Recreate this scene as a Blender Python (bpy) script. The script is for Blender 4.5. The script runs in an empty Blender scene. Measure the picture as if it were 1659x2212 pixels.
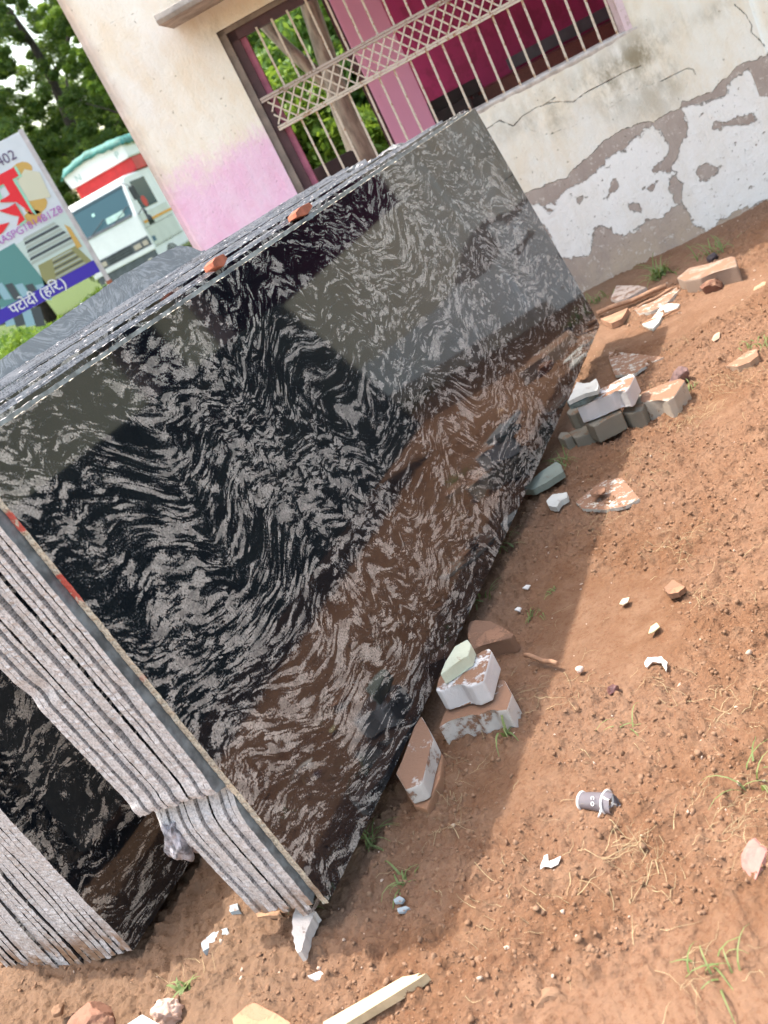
import bpy, bmesh, math, random
import numpy as np
from mathutils import Vector, Matrix
R = math.radians
sc = bpy.context.scene

# ------------------------------------------------------------------ camera
TH = R(19.0); H = 1.5; FPX = 2250.0           # focal length for a picture 1659 x 2212
g0, g1 = .471, .883; gl = math.hypot(g0, g1); g0 /= gl; g1 /= gl
Uv = np.array([1., 0, 0]); Vv = np.array([0, -math.sin(TH), -math.cos(TH)]); Fv = np.array([0, math.cos(TH), -math.sin(TH)])
IX = g1*Uv + g0*Vv; IY = -g0*Uv + g1*Vv; O = np.array([0, 0, H])
cam_d = bpy.data.cameras.new('camera'); cam = bpy.data.objects.new('camera', cam_d); sc.collection.objects.link(cam)
cam_d.sensor_fit = 'VERTICAL'; cam_d.sensor_height = 24.0; cam_d.lens = 24.0*FPX/2212.0
cam_d.clip_start = .05; cam_d.clip_end = 2000
M = Matrix([[IX[i], -IY[i], -Fv[i], O[i]] for i in range(3)] + [[0, 0, 0, 1]])
cam.matrix_world = M
cam_d.dof.use_dof = True; cam_d.dof.focus_distance = 2.9; cam_d.dof.aperture_fstop = 3.2
sc.camera = cam

# ------------------------------------------------------------------ sky, sun, exposure
nh0 = np.array([.847, -.531, 0]); dh0 = np.array([.531, .847, 0])
Ldir = nh0*.36 - dh0*.035 + np.array([0, 0, -1.]); Ldir /= np.linalg.norm(Ldir)
w = bpy.data.worlds.new('World'); sc.world = w; w.use_nodes = True
nt = w.node_tree; bg = nt.nodes['Background']
sky = nt.nodes.new('ShaderNodeTexSky'); sky.sky_type = 'NISHITA'; sky.sun_disc = False
sky.sun_elevation = math.asin(-Ldir[2])
sky.sun_rotation = math.atan2(-Ldir[0], -Ldir[1])
sky.air_density = 1.6; sky.dust_density = 4.5; sky.ozone_density = 1.0; sky.altitude = 200
tint = nt.nodes.new('ShaderNodeVectorMath'); tint.operation = 'MULTIPLY'; tint.inputs[1].default_value = (1.04, .985, .895)
nt.links.new(sky.outputs[0], tint.inputs[0]); nt.links.new(tint.outputs[0], bg.inputs[0]); bg.inputs[1].default_value = .15
sd = bpy.data.lights.new('sun', 'SUN'); sd.energy = 1.75; sd.angle = R(.8); sd.color = (1, .95, .87)
sun = bpy.data.objects.new('sun', sd); sc.collection.objects.link(sun)
sun.rotation_euler = Vector((-Ldir[0], -Ldir[1], -Ldir[2])).to_track_quat('Z', 'Y').to_euler()
sun.location = (0, 0, 12)
sc.view_settings.view_transform = 'Standard'; sc.view_settings.look = 'None'
sc.view_settings.exposure = 1.85; sc.view_settings.gamma = 1; sc.view_settings.use_curve_mapping = False
sc.cycles.use_denoising = True
sc.cycles.max_bounces = 5; sc.cycles.diffuse_bounces = 3; sc.cycles.use_adaptive_sampling = True; sc.cycles.adaptive_threshold = .02; sc.cycles.transparent_max_bounces = 8

# ------------------------------------------------------------------ photogrammetry helpers
def ray(x, y): return (x-829.5)*IX + (y-1106)*IY + FPX*Fv
def pz(x, y, z=0.): r = ray(x, y); return O + r*((z-H)/r[2])
def pl(x, y, P, N): r = ray(x, y); return O + r*(np.dot(np.array(P)-O, N)/np.dot(r, N))
def q3(a, b): return ((1700+a/2.458)*.6777, (750+b/2.458)*.6777)
def q4(a, b): return ((1200+a/2.765)*.6777, (1900+b/2.765)*.6777)
def q7(a, b): return (a/2, 1659+b/2)
def q8(a, b): return (829.5+a/2, 1659+b/2)
def q6(a, b): return (829.5+a/2, 1106+b/2)
def qw(a, b): return ((1850+a/2.774)*.6777, (750+b/2.774)*.6777)

# ------------------------------------------------------------------ numpy noise
def _h(ix, iy, s):
    n = (ix*374761393 + iy*668265263 + s*982451653) & 0xffffffff
    n = ((n ^ (n >> 13))*1274126177) & 0xffffffff
    return ((n ^ (n >> 16)) & 0xffff)/65535.0
def vn(x, y, s=0):
    x = np.asarray(x, float); y = np.asarray(y, float)
    ix = np.floor(x).astype(np.int64); iy = np.floor(y).astype(np.int64); fx = x-ix; fy = y-iy
    fx = fx*fx*(3-2*fx); fy = fy*fy*(3-2*fy)
    a = _h(ix, iy, s); b = _h(ix+1, iy, s); c = _h(ix, iy+1, s); d = _h(ix+1, iy+1, s)
    return (a*(1-fx)+b*fx)*(1-fy)+(c*(1-fx)+d*fx)*fy
def fbm(x, y, o=4, s=0, r=.5):
    x = np.asarray(x, float); y = np.asarray(y, float)
    t = 0; a = 1; n = 0
    for i in range(o):
        t = t+a*vn(x*2**i+i*17.3, y*2**i+i*9.1, s+i); n += a; a *= r
    return t/n
rng = np.random.default_rng(7); random.seed(7)

# ------------------------------------------------------------------ object helpers
def tag(o, label=None, cat=None, group=None, kind=None):
    if label: o['label'] = label
    if cat: o['category'] = cat
    if group: o['group'] = group
    if kind: o['kind'] = kind
    return o
def empty(name, loc=(0, 0, 0), rz=0.):
    o = bpy.data.objects.new(name, None); sc.collection.objects.link(o)
    o.location = loc; o.rotation_euler = (0, 0, rz); o.empty_display_size = .1
    return o
def link(name, me, mats=(), parent=None, loc=None, mat=None):
    for m in (mats if isinstance(mats, (list, tuple)) else [mats]): me.materials.append(m)
    o = bpy.data.objects.new(name, me); sc.collection.objects.link(o)
    if parent: o.parent = parent
    if loc is not None: o.location = loc
    if mat is not None: o.matrix_world = mat
    return o
def mesh(name, V, Fc, midx=None, smooth=False):
    me = bpy.data.meshes.new(name); me.from_pydata([tuple(v) for v in V], [], Fc)
    if midx is not None: me.polygons.foreach_set('material_index', midx)
    if smooth: me.polygons.foreach_set('use_smooth', [True]*len(me.polygons))
    me.update(); return me
def nmesh(name, V, Fc, smooth=False):
    """fast mesh from numpy arrays, all faces with the same number of corners"""
    me = bpy.data.meshes.new(name); nv = len(V); nf, k = Fc.shape
    me.vertices.add(nv); me.vertices.foreach_set('co', np.ascontiguousarray(V, np.float32).ravel())
    me.loops.add(nf*k); me.loops.foreach_set('vertex_index', np.ascontiguousarray(Fc, np.int32).ravel())
    me.polygons.add(nf); me.polygons.foreach_set('loop_start', np.arange(0, nf*k, k, dtype=np.int32))
    me.polygons.foreach_set('loop_total', np.full(nf, k, np.int32))
    if smooth: me.polygons.foreach_set('use_smooth', np.ones(nf, bool))
    me.update(calc_edges=True); me.validate(); return me
class MB:
    def __init__(s): s.bm = bmesh.new()
    def box(s, a, b, bevel=0.0, mi=0):
        x0, y0, z0 = a; x1, y1, z1 = b
        vs = [s.bm.verts.new(p) for p in ((x0,y0,z0),(x1,y0,z0),(x1,y1,z0),(x0,y1,z0),(x0,y0,z1),(x1,y0,z1),(x1,y1,z1),(x0,y1,z1))]
        fs = [s.bm.faces.new([vs[i] for i in f]) for f in ((3,2,1,0),(4,5,6,7),(0,1,5,4),(1,2,6,5),(2,3,7,6),(3,0,4,7))]
        for f in fs: f.material_index = mi
        if bevel:
            es = list({e for f in fs for e in f.edges})
            bmesh.ops.bevel(s.bm, geom=es, offset=bevel, segments=2, affect='EDGES', profile=.6)
        return s
    def prism(s, poly, z0, z1, bevel=0.0, mi=0, axis='z'):
        """poly in plan, extruded z0..z1; axis y: poly is (x,z) and extruded along y"""
        def P(u, v, t): return (u, v, t) if axis == 'z' else ((u, t, v) if axis == 'y' else (t, u, v))
        a = [s.bm.verts.new(P(u, v, z0)) for u, v in poly]; b = [s.bm.verts.new(P(u, v, z1)) for u, v in poly]
        n = len(poly); fs = [s.bm.faces.new(a[::-1]), s.bm.faces.new(b)]
        for i in range(n): fs.append(s.bm.faces.new((a[i], a[(i+1) % n], b[(i+1) % n], b[i])))
        for f in fs: f.material_index = mi
        if bevel:
            es = list({e for f in fs for e in f.edges})
            bmesh.ops.bevel(s.bm, geom=es, offset=bevel, segments=2, affect='EDGES', profile=.6)
        return s
    def tube(s, pts, r, k=8, mi=0, cap=True):
        pts = [Vector(p) for p in pts]; rs = r if isinstance(r, (list, tuple)) else [r]*len(pts); rings = []
        for i, p in enumerate(pts):
            t = (pts[min(i+1, len(pts)-1)]-pts[max(i-1, 0)]).normalized()
            u = t.orthogonal().normalized() if i == 0 else (u - t*u.dot(t)).normalized()
            v = t.cross(u)
            rings.append([s.bm.verts.new(p+(u*math.cos(2*math.pi*j/k)+v*math.sin(2*math.pi*j/k))*rs[i]) for j in range(k)])
        for i in range(len(rings)-1):
            for j in range(k):
                f = s.bm.faces.new((rings[i][j], rings[i][(j+1) % k], rings[i+1][(j+1) % k], rings[i+1][j])); f.material_index = mi; f.smooth = True
        if cap:
            s.bm.faces.new(rings[0][::-1]).material_index = mi; s.bm.faces.new(rings[-1]).material_index = mi
        return s
    def build(s, name, mats, parent=None, loc=None):
        bmesh.ops.recalc_face_normals(s.bm, faces=s.bm.faces[:])
        me = bpy.data.meshes.new(name); s.bm.to_mesh(me); s.bm.free()
        return link(name, me, mats, parent, loc)

# ------------------------------------------------------------------ node helpers
class NT:
    def __init__(s, name):
        s.m = bpy.data.materials.new(name); s.m.use_nodes = True; s.t = s.m.node_tree
        s.b = s.t.nodes['Principled BSDF']
    def n(s, typ, ins=None, **props):
        nd = s.t.nodes.new('ShaderNode'+typ)
        for k, v in props.items(): setattr(nd, k, v)
        for k, v in (ins or {}).items(): s.set(nd.inputs[k], v)
        return nd
    def set(s, sock, v):
        if isinstance(v, bpy.types.NodeSocket): s.t.links.new(v, sock)
        elif isinstance(v, (tuple, list)) and sock.type == 'RGBA' and len(v) == 3: sock.default_value = (*v, 1)
        else: sock.default_value = v
    def co(s, k='Object'): return s.n('TexCoord').outputs[k]
    def math(s, op, a, b=0., c=None, clamp=False):
        nd = s.n('Math', {0: a, 1: b}, operation=op, use_clamp=clamp)
        if c is not None: s.set(nd.inputs[2], c)
        return nd.outputs[0]
    def vm(s, op, a, b=(0, 0, 0)):
        nd = s.n('VectorMath', {0: a}, operation=op)
        if op == 'SCALE': s.set(nd.inputs['Scale'], b)
        else: s.set(nd.inputs[1], b)
        return nd.outputs[0]
    def noise(s, vec, scale, detail=4, rough=.5, dist=0., col=False):
        nd = s.n('TexNoise', {'Vector': vec, 'Scale': scale, 'Detail': detail, 'Roughness': rough, 'Distortion': dist})
        return nd.outputs['Color' if col else 'Fac']
    def step(s, v, a, b): # smooth 0..1
        nd = s.n('MapRange', {0: v, 1: a, 2: b, 3: 0., 4: 1.}, interpolation_type='SMOOTHSTEP'); return nd.outputs[0]
    def mix(s, f, a, b, blend='MIX'):
        nd = s.n('Mix', data_type='RGBA', blend_type=blend)
        s.set(nd.inputs[0], f); s.set(nd.inputs[6], a); s.set(nd.inputs[7], b); return nd.outputs[2]
    def attr(s, nm): return s.n('Attribute', attribute_name=nm).outputs['Fac']
    def map(s, vec, sc_=(1, 1, 1), rot=(0, 0, 0), loc=(0, 0, 0)):
        return s.n('Mapping', {0: vec, 1: loc, 2: rot, 3: sc_}).outputs[0]
    def xyz(s, vec): return s.n('SeparateXYZ', {0: vec}).outputs
    def warp(s, vec, scale, amp, detail=2):
        c = s.noise(vec, scale, detail, col=True); c = s.vm('SUBTRACT', c, (.5, .5, .5)); return s.vm('ADD', vec, s.vm('SCALE', c, amp))
    def bump(s, h, strength=.5, dist=.01, normal=None):
        nd = s.n('Bump', {'Height': h, 'Strength': strength, 'Distance': dist})
        if normal is not None: s.set(nd.inputs['Normal'], normal)
        return nd.outputs[0]
    def out(s, color=None, rough=None, normal=None, **kw):
        if color is not None: s.set(s.b.inputs['Base Color'], color)
        if rough is not None: s.set(s.b.inputs['Roughness'], rough)
        if normal is not None: s.set(s.b.inputs['Normal'], normal)
        for k, v in kw.items(): s.set(s.b.inputs[k.replace('_', ' ')], v)
        return s.m
def simple(name, col, rough=.6, var=.15, scale=8, bumpd=0., metallic=0., spec=.5):
    t = NT(name); c = t.co(); nz = t.noise(c, scale, 5, .6)
    dk = tuple(x*(1-var) for x in col); lt = tuple(min(1, x*(1+var)) for x in col)
    colr = t.mix(t.step(nz, .3, .7), dk, lt)
    kw = dict(Metallic=metallic); kw['Specular_IOR_Level'] = spec
    nm = t.bump(t.noise(c, scale*5, 6, .6), .5, bumpd) if bumpd else None
    return t.out(colr, rough, nm, **kw)

# ------------------------------------------------------------------ materials
def swirl(t, P, big=1.0):
    """folded bands of pale feldspar lenses in black granite, high = pale"""
    p = t.warp(P, 1.7*big, .50, 1)
    p = t.warp(p, 4.6*big, .145, 2)
    p = t.warp(p, 13*big, .050, 1)
    ang = (0, 0, R(30))
    q = t.warp(p, 50*big, .007, 1)
    a = t.noise(t.map(p, (11*big, 42*big, 20*big), ang), 1.0, 4, .6)
    b = t.noise(t.map(q, (38*big, 120*big, 60*big), ang), 1.0, 4, .7)
    vo = t.n('TexVoronoi', {'Vector': t.map(q, (30*big, 95*big, 40*big), ang), 'Scale': 1.}, feature='F1')
    cell = t.xyz(vo.outputs['Color'])[0]
    dens = t.noise(P, 2.7*big, 3)
    g = t.noise(P, 210, 3, .7)
    v = t.math('ADD', t.math('MULTIPLY', a, .66), t.math('MULTIPLY', b, .34))
    v = t.math('ADD', v, t.math('MULTIPLY', t.math('SUBTRACT', dens, .5), .30))
    v = t.math('ADD', v, t.math('MULTIPLY', t.math('SUBTRACT', cell, .5), .13))
    v = t.math('SUBTRACT', v, t.math('MULTIPLY', t.step(vo.outputs['Distance'], .35, .75), .05))
    v = t.math('ADD', v, t.math('MULTIPLY', t.math('SUBTRACT', g, .5), .20))
    return v, g
def m_granite():
    t = NT('polished_black_granite'); c = t.co()
    rnd = t.n('ObjectInfo').outputs['Random']
    P = t.vm('ADD', c, t.vm('SCALE', (3.1, 1.7, 9.3), rnd))
    v, g = swirl(t, P, .95)
    f = t.step(v, .500, .556)
    tone = t.noise(P, 30, 4, .7)
    lightc = t.mix(t.step(g, .33, .60), (.17, .155, .14), t.mix(t.step(tone, .35, .62), (.25, .23, .205), (.52, .475, .42)))
    darkc = t.mix(t.step(g, .45, .75), (.003, .005, .008), (.022, .027, .032))
    darkc = t.mix(t.math('MULTIPLY', t.step(v, .45, .50), t.step(g, .45, .60)), darkc, (.07, .072, .076))
    col = t.mix(f, darkc, lightc)
    dust = t.math('MULTIPLY', t.step(t.noise(P, 1.6, 5, .6), .6, .85), .03)
    col = t.mix(dust, col, (.35, .28, .22))
    rg = t.math('ADD', .015, t.math('MULTIPLY', t.noise(P, 6, 4), .06))
    nm = t.bump(t.noise(P, 60, 3), .02, .0006)
    return t.out(col, rg, nm, IOR=1.78)
def m_edge(name, lt, dk, streak=(25, 160, 160), red=False):
    t = NT(name); c = t.co()
    rnd = t.n('ObjectInfo').outputs['Random']
    P = t.vm('ADD', c, t.vm('SCALE', (3.1, 1.7, 9.3), rnd))
    s_ = t.noise(t.map(P, streak), 1, 4, .7)
    s2 = t.noise(P, 230, 3, .7); s3 = t.noise(P, 9, 4, .6)
    v = t.math('ADD', t.math('MULTIPLY', s_, .5), t.math('MULTIPLY', s2, .5))
    col = t.mix(t.step(v, .40, .56), dk, lt)
    col = t.mix(t.math('MULTIPLY', t.step(s3, .45, .75), .35), col, (.33, .28, .23))
    col = t.mix(t.math('MULTIPLY', t.step(t.xyz(c)[1], .12, .0), t.step(t.noise(P, 14, 4), .35, .6)), col, (.25, .15, .09))
    if red:
        y = t.math('ADD', t.xyz(c)[1], t.math('MULTIPLY', t.math('SUBTRACT', t.noise(c, 30, 3), .5), .06))
        m1 = t.math('MULTIPLY', t.step(y, 1.045, 1.055), t.step(y, 1.10, 1.09))
        m2 = t.math('MULTIPLY', t.step(y, .865, .875), t.step(y, .945, .935))
        m3 = t.math('MULTIPLY', t.step(y, .655, .66), t.step(y, .68, .675))
        m = t.math('MAXIMUM', m1, t.math('MAXIMUM', m2, t.math('MULTIPLY', m3, .4)))
        m = t.math('MULTIPLY', m, t.step(t.noise(c, 60, 3), .36, .46))
        m = t.math('MULTIPLY', m, t.step(t.xyz(c)[0], .05, .02))
        col = t.mix(t.math('MULTIPLY', m, .9), col, (.50, .06, .04))
    h = t.math('ADD', t.math('MULTIPLY', v, 1.), t.math('MULTIPLY', t.noise(P, 45, 5, .7), .8))
    return t.out(col, .75, t.bump(h, .6, .0018))
def m_rawface():
    t = NT('unpolished_granite_face'); c = t.co()
    v, g = swirl(t, c, 1.6)
    col = t.mix(t.step(v, .42, .62), (.16, .175, .185), (.29, .305, .315))
    return t.out(col, .5, t.bump(g, .3, .002))
def m_soil():
    t = NT('red_soil'); c = t.co()
    n1 = t.noise(c, 1.3, 5, .55); n2 = t.noise(c, 9, 6, .65); n3 = t.noise(c, 70, 5, .7)
    col = t.mix(t.step(n1, .38, .62), (.192, .100, .056), (.238, .137, .087))
    col = t.mix(t.math('MULTIPLY', t.step(n2, .42, .70), .6), col, (.285, .174, .112))
    col = t.mix(t.math('MULTIPLY', t.step(n3, .5, .36), .45), col, (.145, .062, .032))
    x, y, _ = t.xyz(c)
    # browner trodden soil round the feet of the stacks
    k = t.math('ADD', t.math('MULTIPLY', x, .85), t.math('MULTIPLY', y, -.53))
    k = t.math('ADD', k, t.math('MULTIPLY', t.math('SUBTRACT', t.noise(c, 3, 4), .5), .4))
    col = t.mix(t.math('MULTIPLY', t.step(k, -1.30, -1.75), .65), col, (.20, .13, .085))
    # grassy land away from the yard
    far = t.math('MAXIMUM', t.step(t.math('ADD', y, t.math('MULTIPLY', n1, 2.)), 9., 11.), t.step(t.math('ADD', x, t.math('MULTIPLY', n1, 1.5)), 4.6, 6.0))
    col = t.mix(far, col, t.mix(n2, (.03, .06, .012), (.10, .13, .04)))
    h = t.math('ADD', t.math('MULTIPLY', t.noise(c, 55, 8, .72), .9), t.math('MULTIPLY', t.n('TexVoronoi', {'Vector': c, 'Scale': 95.}).outputs[0], .35))
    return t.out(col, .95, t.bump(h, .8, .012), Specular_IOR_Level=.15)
def m_clod():
    t = NT('soil_clod'); c = t.co(); n = t.math('ADD', t.math('MULTIPLY', t.noise(c, 25, 4), .4), t.math('MULTIPLY', t.n('NewGeometry').outputs['Random Per Island'], .6)); n2 = t.noise(c, 160, 4)
    col = t.mix(n, (.215, .118, .068), (.30, .187, .122))
    return t.out(col, .95, t.bump(n2, .6, .004), Specular_IOR_Level=.15)
def m_wall():
    t = NT('peeling_plaster'); c = t.co(); x, y, z = t.xyz(c)
    e1 = t.math('MULTIPLY', t.math('SUBTRACT', t.noise(c, 9, 10, .70), .5), .105)
    e2 = t.math('MULTIPLY', t.math('SUBTRACT', t.noise(t.map(c, loc=(7, 3, 1)), 13, 10, .76), .5), .16)
    cream = t.step(t.math('ADD', t.attr('m_cream'), e1), -.002, .002)
    white = t.step(t.math('ADD', t.attr('m_white'), e2), -.002, .002)
    flake = t.step(t.noise(t.map(c, (1, 1, 1.5), loc=(2, 0, 5)), 17, 9, .70), .63, .64)
    flake = t.math('MULTIPLY', flake, t.math('GREATER_THAN', t.attr('m_white'), -.4))
    white = t.math('MULTIPLY', white, t.math('SUBTRACT', 1., flake), clamp=True)
    big = t.noise(c, 1.1, 5, .6); med = t.noise(t.map(c, (1, 1, .5)), 5, 6, .65); fin = t.noise(c, 60, 5, .7)
    grey = t.mix(t.step(med, .35, .65), (.42, .33, .28), (.50, .41, .35))
    grey = t.mix(t.math('MULTIPLY', t.step(z, .30, .02), t.step(med, .3, .6)), grey, (.56, .43, .32))
    specks = t.step(t.noise(t.map(c, loc=(4, 4, 4)), 22, 9, .72), .575, .60)
    grey = t.mix(t.math('MULTIPLY', specks, .7), grey, (.74, .66, .58))
    wcol = t.mix(t.step(med, .42, .68), (.95, .90, .84), (.90, .83, .74))
    ccol = t.mix(t.step(med, .35, .68), (.93, .87, .77), (.88, .76, .60))
    ccol = t.mix(t.math('MULTIPLY', t.step(big, .5, .66), .5), ccol, (.90, .88, .86))
    # faded pink dado left of the window
    pk = t.math('ADD', z, t.math('ADD', t.math('MULTIPLY', t.math('SUBTRACT', t.noise(c, 4, 4), .5), .35), t.math('MULTIPLY', t.math('SUBTRACT', t.noise(t.map(c, (3, 1, 1)), 16, 7, .7), .5), .30)))
    pk = t.math('MULTIPLY', t.step(pk, 1.78, 1.56), t.step(x, -1.15, -1.35))
    ccol = t.mix(pk, ccol, t.mix(t.step(med, .3, .75), (.86, .50, .68), (.88, .66, .78)))
    lft = t.math('ADD', x, t.math('MULTIPLY', t.math('SUBTRACT', t.noise(c, 5, 4), .5), .12))
    ccol = t.mix(t.math('MULTIPLY', t.step(lft, -2.0, -2.09), .6), ccol, (.62, .45, .40))  # shade of the wall's rounded left edge, painted into the colour
    ccol = t.mix(t.math('MULTIPLY', t.step(t.math('ADD', x, med), 1.8, 2.6), .75), ccol, (.95, .80, .60))
    # stains, with the canopy's shadow painted in among them
    st = t.math('MULTIPLY', t.attr('m_stain_shade'), t.step(t.noise(t.map(c, (1, 1, .55)), 8, 7, .68), .36, .60))
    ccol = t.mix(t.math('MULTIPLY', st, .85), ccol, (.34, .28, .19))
    pits = t.step(t.noise(c, 34, 2, .5), .715, .735)
    ccol = t.mix(t.math('MULTIPLY', pits, .55), ccol, (.40, .32, .24))
    col = t.mix(cream, t.mix(white, grey, wcol), ccol)
    ck = t.math('ADD', t.attr('m_crack'), t.math('MULTIPLY', t.math('SUBTRACT', t.noise(c, 45, 5, .7), .5), .012))
    crack = t.step(ck, .0045, .0005)
    col = t.mix(t.math('MULTIPLY', crack, t.step(t.noise(c, 7, 3), .38, .62)), col, (.24, .19, .15))
    moss = t.math('MULTIPLY', t.attr('m_moss'), t.step(t.noise(c, 30, 6, .7), .40, .52))
    col = t.mix(moss, col, (.10, .07, .035))
    h = t.math('ADD', t.math('MULTIPLY', cream, 1.0), t.math('MULTIPLY', white, t.math('SUBTRACT', .75, cream), clamp=True))
    h = t.math('SUBTRACT', h, t.math('MULTIPLY', crack, .8))
    h = t.math('SUBTRACT', h, t.math('MULTIPLY', pits, .5))
    h = t.math('ADD', h, t.math('MULTIPLY', fin, .22)); h = t.math('ADD', h, t.math('MULTIPLY', t.noise(c, 14, 5), .35))
    return t.out(col, .9, t.bump(h, 1., .02), Specular_IOR_Level=.2)
def m_paint(name, col, dirt, rust=.5, scale=30):
    t = NT(name); c = t.co(); n = t.noise(c, scale, 6, .7); n2 = t.noise(c, 3, 3)
    v = t.math('ADD', n, t.math('MULTIPLY', t.math('SUBTRACT', n2, .5), .5))
    k = t.mix(t.step(v, rust, rust+.12), col, dirt)
    return t.out(k, .6, t.bump(n, .4, .002))
def m_leaf(name, a, b, trans=.25):
    t = NT(name); c = t.co()
    rp = t.n('NewGeometry').outputs['Random Per Island']
    n = t.noise(c, .8, 3)
    col = t.mix(t.math('MULTIPLY', t.math('ADD', rp, n), .5), a, b)
    t.out(col, .55, Specular_IOR_Level=.3)
    tr = t.n('BsdfTranslucent', {'Color': t.mix(.5, col, (.35, .5, .05))})
    mx = t.n('MixShader', {0: trans, 1: t.b.outputs[0], 2: tr.outputs[0]})
    t.t.links.new(mx.outputs[0], t.t.nodes['Material Output'].inputs[0]); return t.m
def m_bark(name, a, b):
    t = NT(name); c = t.co(); n = t.noise(t.map(c, (6, 6, 1.5)), 3, 6, .65)
    return t.out(t.mix(t.step(n, .35, .65), a, b), .9, t.bump(n, .9, .03))
def m_dirty(name, col, dirt=(.27, .150, .095), amt=.5, scale=14, up=True):
    """object colour with soil lying on its upward faces and in patches"""
    t = NT(name); c = t.co('Object'); n = t.noise(c, scale, 7, .68); f = t.noise(c, 90, 4, .7)
    base = t.mix(t.step(t.noise(c, 5, 4), .35, .7), col, tuple(x*.82 for x in col))
    nz = t.xyz(t.n('NewGeometry').outputs['Normal'])[2]
    k = t.math('ADD', n, t.math('MULTIPLY', t.math('SUBTRACT', f, .5), .25))
    m = t.step(k, 1-amt-.06+.0, 1-amt+.03)
    if up: m = t.math('MAXIMUM', t.math('MULTIPLY', m, t.step(nz, .3, .8)), t.step(k, 1.12-amt, 1.2-amt))
    col_ = t.mix(m, base, t.mix(f, dirt, tuple(min(1, x*1.15) for x in dirt)))
    h = t.math('ADD', t.math('MULTIPLY', m, .6), f)
    return t.out(col_, .8, t.bump(h, .6, .004), Specular_IOR_Level=.3)
GR = m_granite()
EDGE = m_edge('sawn_granite_edge', (.58, .55, .545), (.30, .285, .285))
EDGET = m_edge('dusty_granite_arris', (.52, .485, .48), (.13, .125, .13), (6, 220, 220))
EDGE_F = m_edge('yellowed_sawn_edge', (.68, .60, .47), (.30, .25, .19), red=True)
RAW = m_rawface()
RAWD = simple('dusty_slab_face', (.15, .17, .18), .35, .5, 25)
BROKEN = simple('broken_granite', (.30, .285, .31), .7, .7, 40, .01)
SOIL = m_soil(); CLOD = m_clod(); WALL = m_wall()
MAG = m_paint('magenta_distemper', (.50, .05, .18), (.38, .04, .13), .5, 4)
PINK = m_paint('pink_distemper', (.84, .38, .56), (.70, .28, .44), .62, 5)
PINKP = m_paint('pale_pink_plaster', (.74, .56, .58), (.55, .40, .38), .5, 20)
TAUPE = simple('taupe_plaster', (.24, .19, .16), .9, .2, 14, .004)
PLUM = simple('plum_paint_and_shade', (.075, .030, .034), .6, .2, 12)  # paint of the window frame, and painted shade on the pillar's left face
DKPINK = simple('dull_pink_paint', (.40, .12, .18), .7, .2, 12)
RUSTY = m_paint('cream_paint_with_rust', (.66, .55, .44), (.38, .20, .10), .52, 40)
RUSTY2 = m_paint('grey_paint_with_rust', (.50, .40, .34), (.26, .16, .10), .50, 50)
CONC = simple('weathered_concrete', (.40, .35, .31), .9, .3, 9, .006)
GREYST = simple('grey_stone_strip', (.15, .15, .17), .5, .2, 8)
BROWNST = simple('red_granite_ledge', (.17, .06, .045), .45, .35, 120)
DARKW = simple('dark_stained_wood', (.025, .010, .012), .5, .4, 10)
WHITE = simple('white_truck_paint', (.80, .80, .79), .3, .04, 3)
LGREY = simple('truck_side_white', (.62, .63, .58), .35, .05, 3)
RED = simple('red_truck_body', (.55, .02, .025), .4, .15, 3)
TARP = simple('green_tarpaulin', (.045, .20, .17), .6, .35, 6, .05)
BLACKP = simple('black_plastic', (.03, .035, .04), .5, .2, 6)
DGREY = simple('dark_grey_plastic', (.09, .10, .115), .5, .2, 6)
GLASS = NT('windscreen_glass').out((.035, .09, .11), .06, IOR=1.5)
LAMP = NT('headlamp_glass').out((.55, .52, .46), .12, Metallic=.3)
ORANGE = simple('orange_stripe', (.75, .33, .04), .5, .1, 5)
TYRE = simple('rubber', (.02, .02, .02), .8, .2, 8)
WOODL = simple('pale_wood', (.58, .45, .28), .8, .18, 18, .003)
WOODB = simple('weathered_wood', (.36, .20, .12), .85, .3, 14, .004)
TERRA = simple('terracotta', (.36, .11, .06), .9, .25, 30, .004)
DRY = simple('dry_grass', (.33, .25, .14), .9, .3, 12)
GREEN = m_leaf('grass_blade_green', (.08, .15, .035), (.26, .29, .13), .25)

# ------------------------------------------------------------------ slab frame
D0 = pz(710, 1950, .08); C0 = pz(1297, 700, .12)
dv = C0-D0; SL = float(np.linalg.norm(dv)); dv /= SL
ln = R(7); nh = np.array([dv[1], -dv[0], 0]); nh /= np.linalg.norm(nh)
wv = np.array([0, 0, math.cos(ln)])-math.sin(ln)*nh; wv -= np.dot(wv, dv)*dv; wv /= np.linalg.norm(wv)
nv = np.cross(dv, wv)
def SP(d, w_, n_): return D0 + d*dv + w_*wv + n_*nv
def slabmat(d=0, w_=0, n_=0):
    p = SP(d, w_, n_)
    return Matrix([[dv[i], wv[i], nv[i], p[i]] for i in range(3)]+[[0, 0, 0, 1]])

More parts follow.
